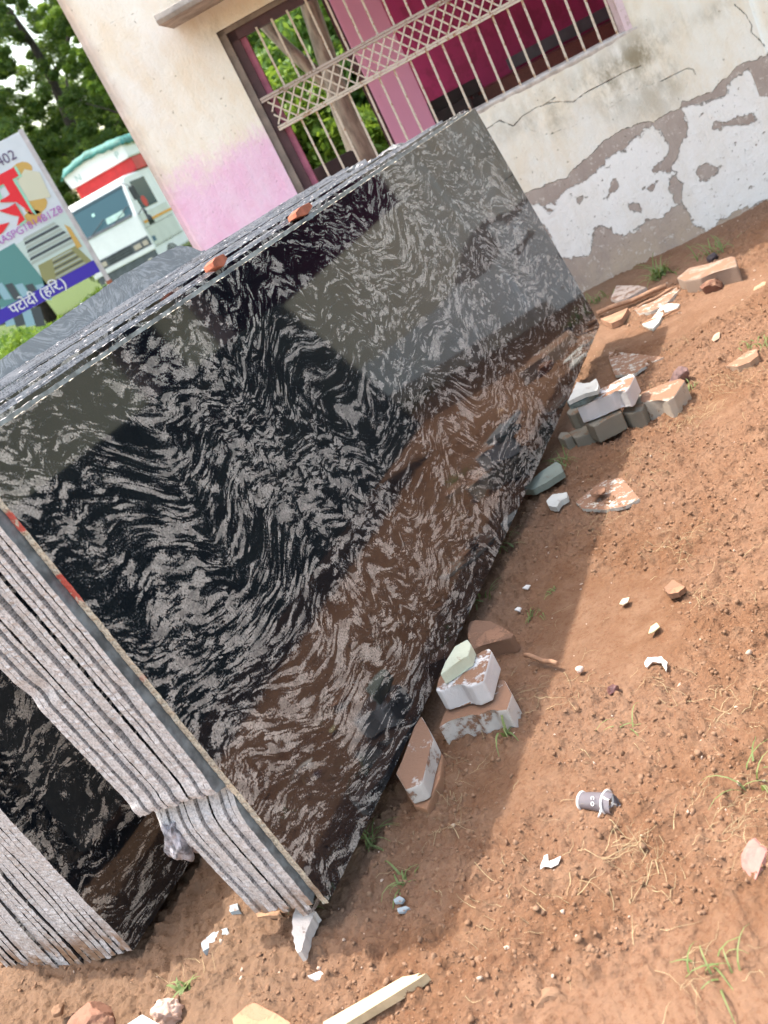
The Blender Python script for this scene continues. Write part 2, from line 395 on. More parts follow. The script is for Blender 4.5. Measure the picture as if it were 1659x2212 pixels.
# ------------------------------------------------------------------ ground
PITS = [(*pz(*q7(a_, b_))[:2], .008) for a_, b_ in ((330,1035),(390,965),(515,968),(605,965),(645,965),(690,962),(750,885),(625,878),(560,885),(735,815),(590,830),(665,895),(165,1045),(740,985),(1260,690),(480,800))]+[(*pz(*q7(1640, 830))[:2], .018)]
def ss(a, b, x): t = np.clip((x-a)/(b-a), 0, 1); return t*t*(3-2*t)
def gz(x, y, fine=True):
    x = np.asarray(x, float); y = np.asarray(y, float)
    nn = (x-D0[0])*nh[0]+(y-D0[1])*nh[1]
    z = -.085*ss(-.30, -.68, nn)*ss(4.5, 3.0, y)
    z = z + (fbm(x*1.1, y*1.1, 3, 5)-.5)*.05*ss(7.5, 5.5, y)
    if fine:
        m = ss(.34, .54, fbm(x*2.3+5, y*2.3, 3, 11))       # loose against trodden
        a = fbm(x*17, y*17, 4, 21)-.5
        b = np.abs(fbm(x*36, y*36, 4, 31)-.5)
        c = np.abs(fbm(x*75, y*75, 2, 41)-.5)
        z = z + (a*.040 + b*.054 + c*.018)*(.22+.78*m)
        for px_, py_, pr_ in PITS: z = z - .02*np.exp(-((x-px_)**2+(y-py_)**2)/pr_**2)
    return z
def axis(a, b, fa, fb, step, grow=1.35):
    v = list(np.arange(fa, fb+1e-6, step)); s_ = step; x = fb
    while x < b: s_ *= grow; x = min(x+s_, b); v.append(x)
    s_ = step; x = fa; lo = []
    while x > a: s_ *= grow; x = max(x-s_, a); lo.append(x)
    return np.array(lo[::-1]+v)
gx = axis(-400, 400, -1.75, 3.0, .0062); gy = axis(-300, 600, 1.45, 6.35, .0062)
X, Y = np.meshgrid(gx, gy)
Z = gz(X, Y); inside = (np.abs(X-.6) < 9) & (np.abs(Y-4) < 9)
Z = np.where(inside, Z, np.where(Y > 0, 0, 0))
V = np.stack([X, Y, Z], -1).reshape(-1, 3); nx = len(gx); ny = len(gy)
I = (np.arange(ny-1)[:, None]*nx + np.arange(nx-1)[None, :]).ravel()
me = nmesh('ground', V, np.stack([I, I+1, I+nx+1, I+nx], -1), True)
tag(link('ground', me, SOIL), kind='structure')

# ------------------------------------------------------------------ granite slabs
def outline(d0f, d1f, topf, botf, seed, rough=.0012):
    """closed outline (d,w) going bottom, far end, top, near end"""
    pts = []
    b0 = botf(0); t0 = topf(0)
    dA, dB = d0f(b0+.001), d1f(b0+.001)
    n = int((dB-dA)/.014)
    for i in range(n): u = dA+(dB-dA)*i/n; pts.append((u, botf(u)+rough*2.2*(fbm(u*60, seed, 2, 3)-.5)*2))
    wB = botf(dB); wT = topf(dB); n = int((wT-wB)/.014)
    for i in range(n): w_ = wB+(wT-wB)*i/n; pts.append((d1f(w_)+rough*2*(fbm(w_*70, seed+9, 2, 4)-.5)*2, w_))
    dT0, dT1 = d0f(topf(0)), d1f(wT); n = int((dT1-dT0)/.012)
    for i in range(n): u = dT1+(dT0-dT1)*i/n; pts.append((u, topf(u)+rough*.9*(fbm(u*80, seed+5, 2, 6)-.5)*2))
    wT = topf(dT0); wB = botf(dA); n = int((wT-wB)/.007)
    for i in range(n): w_ = wT+(wB-wT)*i/n; pts.append((d0f(w_)+rough*1.6*(fbm(w_*110, seed+2, 3, 8)-.5)*2, w_))
    return [(float(a), float(b)) for a, b in pts]
def slab(label, n_, pts, th=.018, mats=None, group=None, lean=0., broken=None, name='granite_slab'):
    N = len(pts); V = [(a, b, 0) for a, b in pts]+[(a, b, -th*.5+.0) for a, b in pts]+[(a, b, -th) for a, b in pts]
    jit = rng.normal(0, .0009, (N, 2))
    for i in range(N): a, b, c = V[N+i]; V[N+i] = (a+jit[i, 0], b+jit[i, 1], c)
    Fc = [list(range(N)), list(range(3*N-1, 2*N-1, -1))]; mi = [0, 3]
    for i in range(N):
        j = (i+1) % N
        k = 2 if (broken and broken(*pts[i])) else 1
        Fc += [[j, i, N+i, N+j], [N+j, N+i, 2*N+i, 2*N+j]]; mi += [k, k]
    me = mesh(name, V, Fc, mi)
    M_ = slabmat(0, 0, n_) @ Matrix.Rotation(lean, 4, 'X')
    o = link(name, me, mats or [GR, EDGE, BROKEN, GR], mat=M_)
    tag(o, label, 'granite slab', group); return o

G1 = 'granite slabs leaning in the near stack'; G2 = 'granite slabs leaning in the stack at the left edge'
botc = lambda u: -.018*math.sin(math.pi*min(max(u/3.57, 0), 1))
slab('front black granite slab with grey swirls, polished, leaning with its yellowed red-marked edge towards the viewer', 0,
     outline(lambda w_: 0.0, lambda w_: SL+.002-(.02*max(0, (.10-w_))/.1), lambda u: 1.236-.046*min(max(u/3.57, 0), 1), botc, 1.5, .0014),
     .018, [GR, EDGE_F, BROKEN, GR], G1)
def nearprof(k, seed):
    def f(w_):
        v = -.026 + .0025*(float(fbm(w_*2.6, 4.2, 2, 40))-.5)*2 + .002*(float(fbm(w_*4, k*1.7, 2, 44))-.5)*2
        v += .007*math.exp(-((w_-.74)/.025)**2)*(k > 9) + .004*math.exp(-((w_-.58-.04*(k % 3))/.03)**2)*(k in (2, 3, 6)) + [0, .0, .004, -.002, .003, .0, .005, -.003, .002, .004, -.002, .003, .0, .002][k]
        if w_ < .372: v += .034*math.exp(-((.372-w_)/.05)**2)*min(1, (.372-w_)/.012)+.006
        v += -.006*math.exp(-((w_-.39)/.02)**2)
        return v
    return f
NS = 13
for k in range(1, NS+1):
    fr = k/NS
    n_ = -.0200-(k-1)*.0170
    wt0 = 1.238+.100*fr**.9 + .0035*rng.uniform(-1, 1)
    dend = [0, 3.56, 3.60, 3.30, 3.42, 3.15, 3.2, 3.05, 2.95, 3.1, 2.85, 2.75, 2.8, 2.68][k] + .02*rng.uniform(-1, 1)
    sag = .0015*rng.uniform(-1, 1)
    jag = 1 if 5 <= k <= 9 else .15
    def topf(u, wt0=wt0, fr=fr, sag=sag, k=k, jag=jag, dend=dend):
        u = max(u, 0)
        v = wt0 - (.040-.004*fr)*u/3.57 + sag*math.sin(u*1.7+k) + .002*(float(fbm(u*4, k*3.3, 3, 60))-.5)
        if u > dend-.45: v += jag*(.030*(float(fbm(u*13, k, 3, 61))-.62) - .03*(u-dend+.45)/.45)
        return v
    base = nearprof(k, k)
    if k >= NS-2:      # lower near corner broken away
        cut = .285 if k == NS else .25
        def d0f(w_, base=base, cut=cut, k=k):
            return base(w_) if w_ > cut else base(w_)+ (cut-w_)*.55+.02*(float(fbm(w_*30, k, 3, 71))-.3)
    else: d0f = base
    bb = .0+.050*fr + .010*rng.uniform(-1, 1)
    def botf(u, bb=bb, k=k): return bb + .012*(float(fbm(u*9, k*2.1, 3, 75))-.5) - (.0 if u > .05 else 0) - .03*math.exp(-((u-.02)/.06)**2)*(k % 3 == 0) + .022*math.exp(-((u-.02)/.05)**2)*(k % 4 == 1)
    lab = {1: 'granite slab right behind the front slab, a strip of its polished face showing',
           NS: 'rearmost full slab of the big stack, lower near corner broken away beside the dark gap',
           NS-1: 'last but one slab of the big stack, chipped lower near corner'}.get(k, 'sawn granite slab packed in the middle of the big leaning stack, only pale edges showing')
    slab(lab, n_, outline(d0f, lambda w_, e=dend: e+.01*math.sin(w_*9), topf, botf, k*1.37, .0011), [.0160, .0156, .0163, .0152, .0161][k % 5], [RAWD if k == 1 else (GR if k in (2, 5, 9) else EDGET), EDGE, BROKEN, GR], G1, lean=-.0085*(k-1),
         broken=(lambda a, b, kk=k: (kk >= NS-1 and b < .29 and a < .3)))
# pale unpolished slab standing up behind the stack
def tf(u):
    pts = [(.3, 1.352), (.6, 1.373), (1.2, 1.396), (1.45, 1.390), (1.52, 1.383), (1.565, 1.365), (1.60, 1.33)]
    return float(np.interp(u, [p[0] for p in pts], [p[1] for p in pts]))
slab('tall pale grey slab with a rounded corner rising behind the big stack', -.250,
     outline(lambda w_: .36, lambda w_: 1.62+.03*(1.3-w_), tf, lambda u: .05, 3.3, .002), .02, [RAW, RAW, RAW, RAW], G1, lean=-.095)
# rubble of a broken slab at the far top of the stack
# left stack
for k in range(0, 22):
    n_ = -.716-k*.0235 - (.010 if k > 9 else 0) + .0015*rng.uniform(-1, 1)
    o1 = .005*rng.uniform(-1, 1)
    def d0f(w_, k=k, o1=o1): return .0+o1+.008*(float(fbm(w_*4, 8.8+k*.3, 3, 90))-.5)*2
    bb = -.045-.003*k+.010*rng.uniform(-1, 1)
    def botf(u, bb=bb, k=k): return bb+.014*(float(fbm(u*12, k*1.9, 3, 95))-.5) + .09*max(0, .05-u)*(1+k % 3)
    def tf2(u, k=k): return 1.20-.01*(k % 3)
    lab = {0: 'black swirled slab in front of the stack at the left edge, its dark face in the gap between stacks'}.get(k, 'sawn granite slab in the stack at the left edge, only its pale end showing')
    slab(lab, n_, outline(d0f, lambda w_: 2.3+.1*math.sin(w_*5), tf2, botf, 20+k*1.1, .0011), .0215, [GR, EDGE, BROKEN, GR], G2)
# terracotta wedges between the slabs
def pchip(label, P, group='terracotta wedges between the slab tops'):
    mb = MB(); mb.prism(P, -.03, 0, .002); o = mb.build('brick_chip', TERRA); tag(o, label, 'brick chip', group); return o
for lab, dd, ww, nn_, L_ in (('brown red brick chip wedged between slab tops, nearer one', 1.08, 1.258, -.035, .08), ('brown red brick chip wedged between slab tops, farther and wider one', 1.62, 1.243, -.035, .13)):
    mb = MB(); mb.prism([(0, 0), (L_*.55, -.012), (L_, 0), (L_*.93, .016), (L_*.4, .02), (L_*.07, .014)], -.03, .006, .002)
    o = mb.build('brick_chip', TERRA); o.matrix_world = slabmat(dd, ww, nn_+.012); tag(o, lab, 'brick chip', 'terracotta wedges between the slab tops')
# broken rubble piece on the top far end
def rock(name, label, cat, loc, size, mat, seed=0, sub=3, group=None, rough=.25, rot=0., flat=1.0, cut=.55):
    bm = bmesh.new(); bmesh.ops.create_icosphere(bm, subdivisions=sub, radius=1)
    rs = np.random.default_rng(seed+100)
    planes = [(Vector(rs.normal(size=3)).normalized(), rs.uniform(cut, .9)) for _ in range(9)]
    for v in bm.verts:
        p = v.co.copy()
        for nrm, dd in planes:
            k = p.dot(nrm)
            if k > dd: p -= nrm*(k-dd)
        nz = float(fbm(p.x*3+seed, p.y*3+p.z*2.1, 3, seed))-.5
        p *= 1+rough*nz
        v.co = Vector((p.x*size[0], p.y*size[1], p.z*size[2]*flat))
    bmesh.ops.rotate(bm, verts=bm.verts, cent=(0, 0, 0), matrix=Matrix.Rotation(rot, 3, 'Z'))
    me = bpy.data.meshes.new(name); bm.to_mesh(me); bm.free()
    o = link(name, me, mat, loc=tuple(loc)); tag(o, label, cat, group); return o
PALEG = simple('pale_broken_granite', (.27, .27, .27), .7, .5, 60, .01)
rk = SP(2.93, 1.245, -.20)
rock('granite_fragment', 'jagged pale broken lump on top of the big stack near the window', 'stone', rk, (.17, .035, .018), PALEG, 3, 4, None, .6, math.atan2(dv[1], dv[0]))
rk = SP(2.65, 1.27, -.26)
rock('granite_fragment', 'small jagged rubble piece on top of the big stack, left of the bigger lump', 'stone', rk, (.10, .03, .016), PALEG, 8, 4, None, .6, math.atan2(dv[1], dv[0]))
# purple broken lump hanging at the notch
rk = SP(-.01, .27, -.255)
rock('granite_fragment', 'rough purple grey broken lump jutting from the stack side under the notch', 'stone', rk, (.035, .035, .06), BROKEN, 5, 4, None, .7, .3)

# ------------------------------------------------------------------ building
W0 = np.array([1.787, 6.22, 0]); bang = math.atan2(-.18, .983)
BM = Matrix.Translation(W0.tolist()) @ Matrix.Rotation(bang, 4, 'Z')
BLD = empty('building', tuple(W0), bang)
tag(BLD, 'cream and pink plastered building with peeling wall and barred window behind the slabs', 'building')
Wdv = np.array([math.cos(bang), math.sin(bang), 0]); Win = np.array([-math.sin(bang), math.cos(bang), 0])
def wsz(px, py, off=0.): q = pl(px, py, W0+Win*off, Win)-W0; return float(q@Wdv), float(q[2])
def z2(a, b): return wsz(829.5+a/2, b/2)
def z1(a, b): return wsz(a/2, b/2)
sL, sR, zB, zT = -1.375, .725, 1.243, 2.262
S2L, S2R = 1.74, 4.75
S3L, S3R = 5.45, 6.60; WE = 13.0
xs = np.unique(np.concatenate([np.arange(-2.09, 1.36, .0075), np.arange(1.36, WE, .05), [sL, sR, S2L, S2R, S3L, S3R, WE]]))
zs = np.unique(np.concatenate([np.arange(-.25, 2.75, .0075), np.arange(2.75, 3.31, .05), [zB, zT]]))
XX, ZZ = np.meshgrid(xs, zs)
def segdist(PX, PZ, line):
    d = np.full(PX.shape, 9.)
    for (ax, az), (bx, bz) in zip(line[:-1], line[1:]):
        vx, vz = bx-ax, bz-az; L2 = vx*vx+vz*vz+1e-12
        t = np.clip(((PX-ax)*vx+(PZ-az)*vz)/L2, 0, 1)
        d = np.minimum(d, np.hypot(PX-ax-t*vx, PZ-az-t*vz))
    return d
def inpoly(PX, PZ, poly):
    c = np.zeros(PX.shape, bool); n = len(poly)
    for i in range(n):
        (x1_, z1_), (x2_, z2_) = poly[i], poly[(i+1) % n]
        if z1_ == z2_: continue
        c ^= ((z1_ > PZ) != (z2_ > PZ)) & (PX < (x2_-x1_)*(PZ-z1_)/(z2_-z1_)+x1_)
    return c
def sdp(PX, PZ, poly):
    d = segdist(PX, PZ, poly+[poly[0]]); return np.where(inpoly(PX, PZ, poly), d, -d)
L1 = [z2(*p) for p in [(560,850),(620,830),(700,800),(790,765),(840,710),(900,660),(950,610),(1000,580),(1060,545),(1150,525),(1168,530),(1170,518),(1205,505),(1280,465),(1290,440),(1370,415),(1420,390),(1480,340),(1520,290),(1570,262),(1659,240)]]
z_end = L1[-1][1]; z_st = L1[0][1]
L1f = [(-3., z_st-.05)]+L1+[(1.5, z_end-.03), (1.9, z_end-.25), (2.6, .45), (9., .4), (20., .4)]
below = L1f+[(20., -1), (-3., -1)]
m_cream = -sdp(XX, ZZ, below)
WP = [[(560,980),(640,880),(735,882),(780,830),(870,780),(930,730),(960,690),(1050,640),(1080,600),(1160,545),(1200,560),(1230,640),(1180,735),(1240,745),(1290,600),(1310,575),(1290,470),(1380,447),(1430,425),(1490,405),(1500,352),(1570,300),(1640,295),(1720,300),(1720,840),(1659,860),(1590,905),(1530,900),(1450,950),(1400,1010),(1340,960),(1300,900),(1290,880),(1240,900),(1210,940),(1130,955),(1100,990),(1010,1015),(960,975),(925,975),(910,1000),(890,1106),(760,1120),(690,960)]]
m_white = sdp(XX, ZZ, [z2(*p) for p in WP[0]])
for hole in ([(1350,740),(1390,705),(1450,720),(1440,760),(1370,775)], [(1250,735),(1285,790),(1290,880),(1255,880),(1225,800)], [(1420,560),(1440,530),(1590,490),(1620,520),(1520,540)],
             [(1060,885),(1090,878),(1125,905),(1105,920),(1070,905)], [(1165,735),(1240,650),(1270,640),(1215,715),(1180,745)], [(950,850),(1000,780),(1010,800),(960,860)], [(700,900),(730,900),(725,930)], [(830,860),(880,850),(850,870)], [(1120,820),(1180,790),(1160,820)]):
    m_white = np.minimum(m_white, -sdp(XX, ZZ, [z2(*p) for p in hole]))
m_white = np.where(XX > 1.25, np.minimum(m_white, 0)*0+np.where(ZZ < .7+.2*np.sin(XX*3), .1, -.1)*np.where(ZZ > .12, 1, -1), m_white)
cracks = [[(440,560),(500,520),(560,545),(600,500),(660,465),(700,450),(745,440),(820,440),(880,395),(960,355),(1040,310),(1110,285)],
          [(700,450),(740,420)], [(560,540),(700,580),(820,545),(970,470),(1100,380),(1200,350)], [(1200,350),(1310,295),(1335,300),(1345,320)],
          [(1515,20),(1560,60),(1590,110),(1585,140),(1620,170),(1659,220)], [(640,620),(700,590),(770,560)], [(680,385),(690,405)],
          [(1560,640),(1570,790)]]
m_crack = np.full(XX.shape, 1.)
for i, c_ in enumerate(cracks):
    dd_ = segdist(XX, ZZ, [z2(*p) for p in c_]); m_crack = np.minimum(m_crack, dd_+(.0 if i in (0, 1, 3, 4) else .0025))
m_crack = np.minimum(m_crack, segdist(XX, ZZ, [z1(*p) for p in [(450,110),(520,80),(600,50)]])+.003)
def blob(cx, cz, rx, rz): return np.exp(-(((XX-cx)/rx)**2+((ZZ-cz)/rz)**2))
m_stain_shade = np.zeros(XX.shape)
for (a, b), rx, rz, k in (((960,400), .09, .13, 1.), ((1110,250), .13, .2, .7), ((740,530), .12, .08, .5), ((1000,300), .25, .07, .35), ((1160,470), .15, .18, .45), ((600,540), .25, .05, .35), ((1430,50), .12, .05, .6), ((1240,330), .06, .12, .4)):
    s_, z_ = z2(a, b); m_stain_shade += k*blob(s_, z_, rx, rz)
m_stain_shade += .30*np.exp(-((ZZ-1.13)/.09)**2)*(XX > -.4)*(XX < 1.0)
s_, z_ = z1(870, 170); m_stain_shade += .5*blob(-1.40, 2.3, .07, .09)  # canopy's cast shadow, painted on the wall beside the window head
m_stain_shade += .5*np.exp(-((XX+2.09)/.05)**2)*(ZZ > 1.6)  # darker strip up the wall's left edge
m_moss = blob(-1.20, 2.50, .20, .10)*1.3*(ZZ > 2.40)
PYv = (fbm(XX*2.5, ZZ*2.5, 3, 77)-.5)*.012
PYv = np.where((XX < -2.06), PYv+.012*(fbm(ZZ*6, ZZ*0, 3, 5)), PYv)
hole1 = (XX >= sL-1e-6) & (XX <= sR+1e-6) & (ZZ >= zB-1e-6) & (ZZ <= zT+1e-6)
hole2 = (XX >= S2L-1e-6) & (XX <= S2R+1e-6) & (ZZ >= zB-1e-6) & (ZZ <= zT+1e-6)
V = np.stack([XX, PYv, ZZ], -1).reshape(-1, 3); nx = len(xs); nz_ = len(zs)
I = (np.arange(nz_-1)[:, None]*nx+np.arange(nx-1)[None, :])
xc = (xs[:-1]+xs[1:])/2; zc = (zs[:-1]+zs[1:])/2; XC, ZC = np.meshgrid(xc, zc)
keep = ~(((XC > sL) & (XC < sR) | (XC > S2L) & (XC < S2R) | (XC > S3L) & (XC < S3R)) & (ZC > zB) & (ZC < zT))
I = I[keep]
me = nmesh('wall', V, np.stack([I, I+1, I+nx+1, I+nx], -1), True)
for nm_, arr in (('m_cream', m_cream), ('m_white', m_white), ('m_crack', m_crack), ('m_stain_shade', m_stain_shade), ('m_moss', m_moss)):
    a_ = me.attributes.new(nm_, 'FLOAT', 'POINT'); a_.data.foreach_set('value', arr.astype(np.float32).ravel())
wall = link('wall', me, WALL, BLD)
# body of the wall behind the plaster, with the openings
mb = MB()
TH_ = .21; Y0 = .012
for a, b, c_, d_ in ((-2.085, sL, -.25, 3.3), (sR, S2L, -.25, 3.3), (S2R, S3L, -.25, 3.3), (S3R, WE-.01, -.25, 3.3)): mb.box((a, Y0, c_), (b, TH_, d_))
for a, b in ((sL, sR), (S2L, S2R), (S3L, S3R)):
    mb.box((a, Y0, -.25), (b, TH_, zB-.004)); mb.box((a, Y0, zT+.004), (b, TH_, 3.3))
mb.build('wall_core', PINKP, BLD)
mb = MB(); mb.box((-2.085, -.10, 3.3), (WE+.1, 5.2, 3.42)); mb.build('roof', CONC, BLD)
mb = MB(); mb.box((-2.085, TH_+.002, .25), (WE, 5.0, .30)); mb.build('floor', CONC, BLD)
mb = MB()  # canopy slab over the windows
mb.prism([(-.02, 2.383), (-.45, 2.372), (-.462, 2.395), (-.455, 2.425), (-.02, 2.455)], -1.575, 6.8, .004, axis='x')
mb.build('window_canopy', CONC, BLD)
mb = MB(); mb.box((-1.0+.25, 1.62, .3), (-.43, 1.90, 3.3), .004); pil = mb.build('pillar', PINK, BLD)
mb = MB(); mb.box((-.80, 1.66, .3), (-.752, 1.86, 3.3)); mb.build('pillar_shaded_side', PLUM, BLD)  # pillar's left face, its shade painted as a dark plum colour
mb = MB(); mb.box((-.62, 2.62, .3), (WE, 2.82, 3.3)); mb.build('back_wall', MAG, BLD)
mb = MB(); mb.box((1.30, TH_+.003, .3), (1.42, 2.615, 3.298)); mb.build('partition_wall', MAG, BLD)
mb = MB(); mb.box((WE-.15, TH_+.003, .3), (WE, 2.615, 3.298)); mb.build('side_wall', MAG, BLD)
mb = MB(); mb.box((.30, 2.595, 1.285), (1.295, 2.617, 1.375), .002); mb.build('stone_strip', GREYST, BLD)
mb = MB(); mb.box((-.20, 2.05, .9), (1.295, 2.60, 1.27), .004); mb.build('stone_ledge', BROWNST, BLD)
# frame
mb = MB(); mb.box((sL, .015, zB), (sL+.045, .10, zT)); mb.box((sL, .015, zT-.028), (sR, .10, zT)); mb.build('window_reveal', TAUPE, BLD)
mb = MB(); mb.box((sL+.045, .035, zB), (sL+.098, .09, zT-.028)); mb.box((sL+.045, .035, zT-.082), (sR-.02, .09, zT-.028)); fr_ = mb.build('window_frame', PLUM, BLD)
mb = MB(); mb.box((sL+.098, .06, zB), (sL+.135, .12, zT-.082)); mb.build('inner_frame', DKPINK, BLD)
mb = MB(); mb.box((sR-.035, -.004, zB), (sR+.006, .17, zT)); mb.build('window_jamb', PINKP, BLD)
# sill, uneven plaster
sx = np.linspace(sL+.02, sR+.03, 140); prof = [(.004, 1.215), (-.003, 1.230), (-.004, 1.240), (.003, 1.244), (.20, 1.248)]
Vs = []; 
for s_ in sx:
    for (yy, zz) in prof:
        k = float(fbm(s_*9, yy*40+zz*20, 4, 12))-.5
        brk = .02*max(0, math.sin(s_*7.3)*math.sin(s_*17))
        Vs.append((s_, yy+.010*k, zz+(.020*k if yy < .1 else 0)))
n5 = len(prof); Fs = [[i*n5+j, (i+1)*n5+j, (i+1)*n5+j+1, i*n5+j+1] for i in range(len(sx)-1) for j in range(n5-1)]
sm = simple('weathered_sill_plaster', (.60, .52, .47), .9, .25, 18, .006)
link('window_sill', mesh('window_sill', Vs, Fs, smooth=True), sm, BLD)
# grille
GRL = None
mb = MB(); mb.box((sL+.055, -.014, 1.836), (sR-.002, .010, 1.850), .002); mb.box((sL+.055, -.010, 1.822), (sR-.002, .004, 1.834)); 
grille = mb.build('window_grille', RUSTY2, BLD)
mb = MB(); mb.box((sL+.075, -.014, 1.646), (sR-.002, .010, 1.660), .002); mb.box((sL+.075, -.010, 1.662), (sR-.002, .004, 1.674)); mb.build('rail', RUSTY, grille)
mb = MB(); mb.box((sL+.08, -.002, 1.680), (sR-.002, .006, 1.815)); mb.bm.clear()
zr0, zr1 = 1.674, 1.824; hh = zr1-zr0; stp = .064
def strip(a, b, y0_, wd=.0048):
    ax, az = a; bx, bz = b; L_ = math.hypot(bx-ax, bz-az); ux, uz = -(bz-az)/L_*wd, (bx-ax)/L_*wd
    mb.prism([(ax-ux, az-uz), (bx-ux, bz-uz), (bx+ux, bz+uz), (ax+ux, az+uz)], y0_, y0_+.004, axis='y')
x_ = sL+.10-hh
while x_ < sR:
    for (a, b, yy) in (((x_, zr0), (x_+hh*.85, zr1), -.004), ((x_, zr1), (x_+hh*.85, zr0), .001)):
        a = list(a); b = list(b); lo, hi = sL+.085, sR-.005
        if b[0] <= lo or a[0] >= hi: continue
        if a[0] < lo: t_ = (lo-a[0])/(b[0]-a[0]); a = [lo, a[1]+(b[1]-a[1])*t_]
        if b[0] > hi: t_ = (hi-a[0])/(b[0]-a[0]); b = [hi, a[1]+(b[1]-a[1])*t_]
        strip(a, b, yy)
    x_ += stp
mb.build('lattice', RUSTY, grille)
first = None; s_ = -1.16
while s_ < sR-.04:
    if first is None:
        mb = MB(); 
        for za, zb_ in ((1.238, 1.648), (1.848, 2.19)): mb.box((-.0065, .0, za), (.0065, .012, zb_), .002)
        first = mb.build('bar', RUSTY, grille); first.location = (s_, .012, 0)
    else:
        c_ = first.copy(); sc.collection.objects.link(c_); c_.parent = grille; c_.location = (s_+.004*rng.uniform(-1, 1), .012, 0); c_.rotation_euler = (0, R(.35)*rng.uniform(-1, 1), 0)
    s_ += .1005
# benches seen in the room
def bench(label, off, s0, s1, zt, tilt=0.):
    b = empty('wooden_bench', tuple(W0+Wdv*s0+Win*off+np.array([0, 0, .3])), bang)
    L_ = s1-s0; zz = zt-.3
    mb = MB(); mb.prism([(0, zz-.10), (L_, zz-.10), (L_, zz-.02), (L_-.03, zz), (0, zz)], .0, .03, .004, axis='y'); mb.build('backrest', DARKW, b)
    mb = MB(); mb.box((0, .0, zz-.22), (L_, .03, zz-.125), .004); mb.build('backrest', DARKW, b)
    mb = MB(); mb.box((0, -.35, .42), (L_, -.04, .45), .004); mb.build('seat', DARKW, b)
    for xx_ in (.05, L_-.09):
        mb = MB(); mb.box((xx_, .032, 0), (xx_+.04, .07, zz-.02)); mb.build('leg', DARKW, b)
        mb = MB(); mb.box((xx_, -.34, 0), (xx_+.04, -.30, .418)); mb.build('leg', DARKW, b)
    tag(b, label, 'bench', 'dark benches in the room'); return b
bench('dark wooden bench back seen through the left half of the barred window', 1.2, -1.6, -1.02, 1.345)
bench('dark wooden bench beside the pink pillar, seen through the bars against magenta wall', 1.9, -.50, .0, 1.37)
bench('second dark bench low in the window against the magenta wall, nearer the pink pillar', 1.75, -.48, -.12, 1.285)

# ------------------------------------------------------------------ foliage
def leaves(centers, rad, per, size, name, mat, squash=1.):
    n = len(centers)*per; c = np.repeat(centers, per, 0)
    rr = np.repeat(rad if hasattr(rad, '__len__') else np.full(len(centers), rad), per)
    off = rng.normal(size=(n, 3)); off /= np.linalg.norm(off, axis=1)[:, None]; off *= (rng.uniform(0, 1, n)**.5*rr)[:, None]; off[:, 2] *= squash
    p = c+off; a = rng.normal(size=(n, 3)); a /= np.linalg.norm(a, axis=1)[:, None]
    b = np.cross(a, rng.normal(size=(n, 3))); b /= np.linalg.norm(b, axis=1)[:, None]
    s_ = size*rng.uniform(.6, 1.3, n)[:, None]; a = a*s_; b = b*s_*.5
    V = np.stack([p-a, p-b*.9, p+a, p+b*.9], 1).reshape(-1, 3); Fc = np.arange(n*4).reshape(-1, 4)
    return nmesh(name, V, Fc)
LEAF_D = m_leaf('dark_tree_leaves', (.035, .075, .025), (.10, .17, .045), .35)
LEAF_L = m_leaf('bright_tree_leaves', (.07, .15, .02), (.22, .32, .05), .35)
LEAF_M = m_leaf('mid_green_leaves', (.05, .13, .03), (.17, .29, .07), .4)
BARKD = m_bark('dark_bark', (.03, .022, .02), (.08, .06, .05)); BARKP = m_bark('pale_bark', (.22, .175, .14), (.42, .35, .28))
def tree(label, x, y, h, cr, ncl, per, ls, mat, bark, tr=.25, z0=.25, group='trees behind the yard', gap=1., crown_r=None):
    t = empty('tree', (x, y, 0)); tag(t, label, 'tree', group)
    mb = MB(); ph = rng.uniform(0, 6)
    tp = [(.25*math.sin(ph+i*.9), .2*math.cos(ph+i), h*.72*i/8-.1) for i in range(9)]
    mb.tube(tp, [tr*(1-.085*i) for i in range(9)], 10)
    for i in range(10):
        k = rng.integers(2, 8); p0 = Vector(tp[k]); a = rng.uniform(0, 6.28); L_ = cr*rng.uniform(.6, 1.)
        pts = [p0+Vector((math.cos(a)*L_*u, math.sin(a)*L_*u, L_*.55*u**1.3+.1*math.sin(u*7+i))) for u in np.linspace(0, 1, 6)]
        mb.tube(pts, [tr*.35*(1-.8*u) for u in np.linspace(0, 1, 6)], 6)
    mb.build('trunk', bark, t)
    c = []
    while len(c) < ncl:
        q = rng.uniform(-1, 1, 3)
        if np.linalg.norm(q) > 1: continue
        if rng.uniform() > .35+.65*np.linalg.norm(q): continue
        c.append([q[0]*cr, q[1]*cr, h*(z0+(1-z0)*(q[2]+1)/2)])
    rad = rng.uniform(.05, .14, ncl)*cr*gap
    me = leaves(np.array(c), rad, per, ls, 'crown', mat, .75)
    link('crown', me, mat, t); return t
# ---- behind the sign and the lorry
tree('tall dark feathery tree in the top left corner with sky showing through', -3.6, 44, 15, 4.4, 560, 240, .08, LEAF_D, BARKD, .34, .10, gap=.85)
tree('bright yellow green tree crown beside the building corner', -.6, 40, 11.5, 2.0, 170, 220, .075, LEAF_L, BARKD, .2, .42, gap=.9)
tree('dense dark tree behind the lorry', -4.0, 52, 9, 5.5, 420, 200, .085, LEAF_D, BARKD, .3, .02)
tree('mid green tree rising left of the dark feathery tree', -9.5, 50, 15, 5.0, 340, 200, .085, LEAF_M, BARKD, .3, .08)
tree('far dark green tree low between sign and lorry', .5, 58, 9, 5.0, 300, 180, .09, LEAF_M, BARKD, .3, .02)
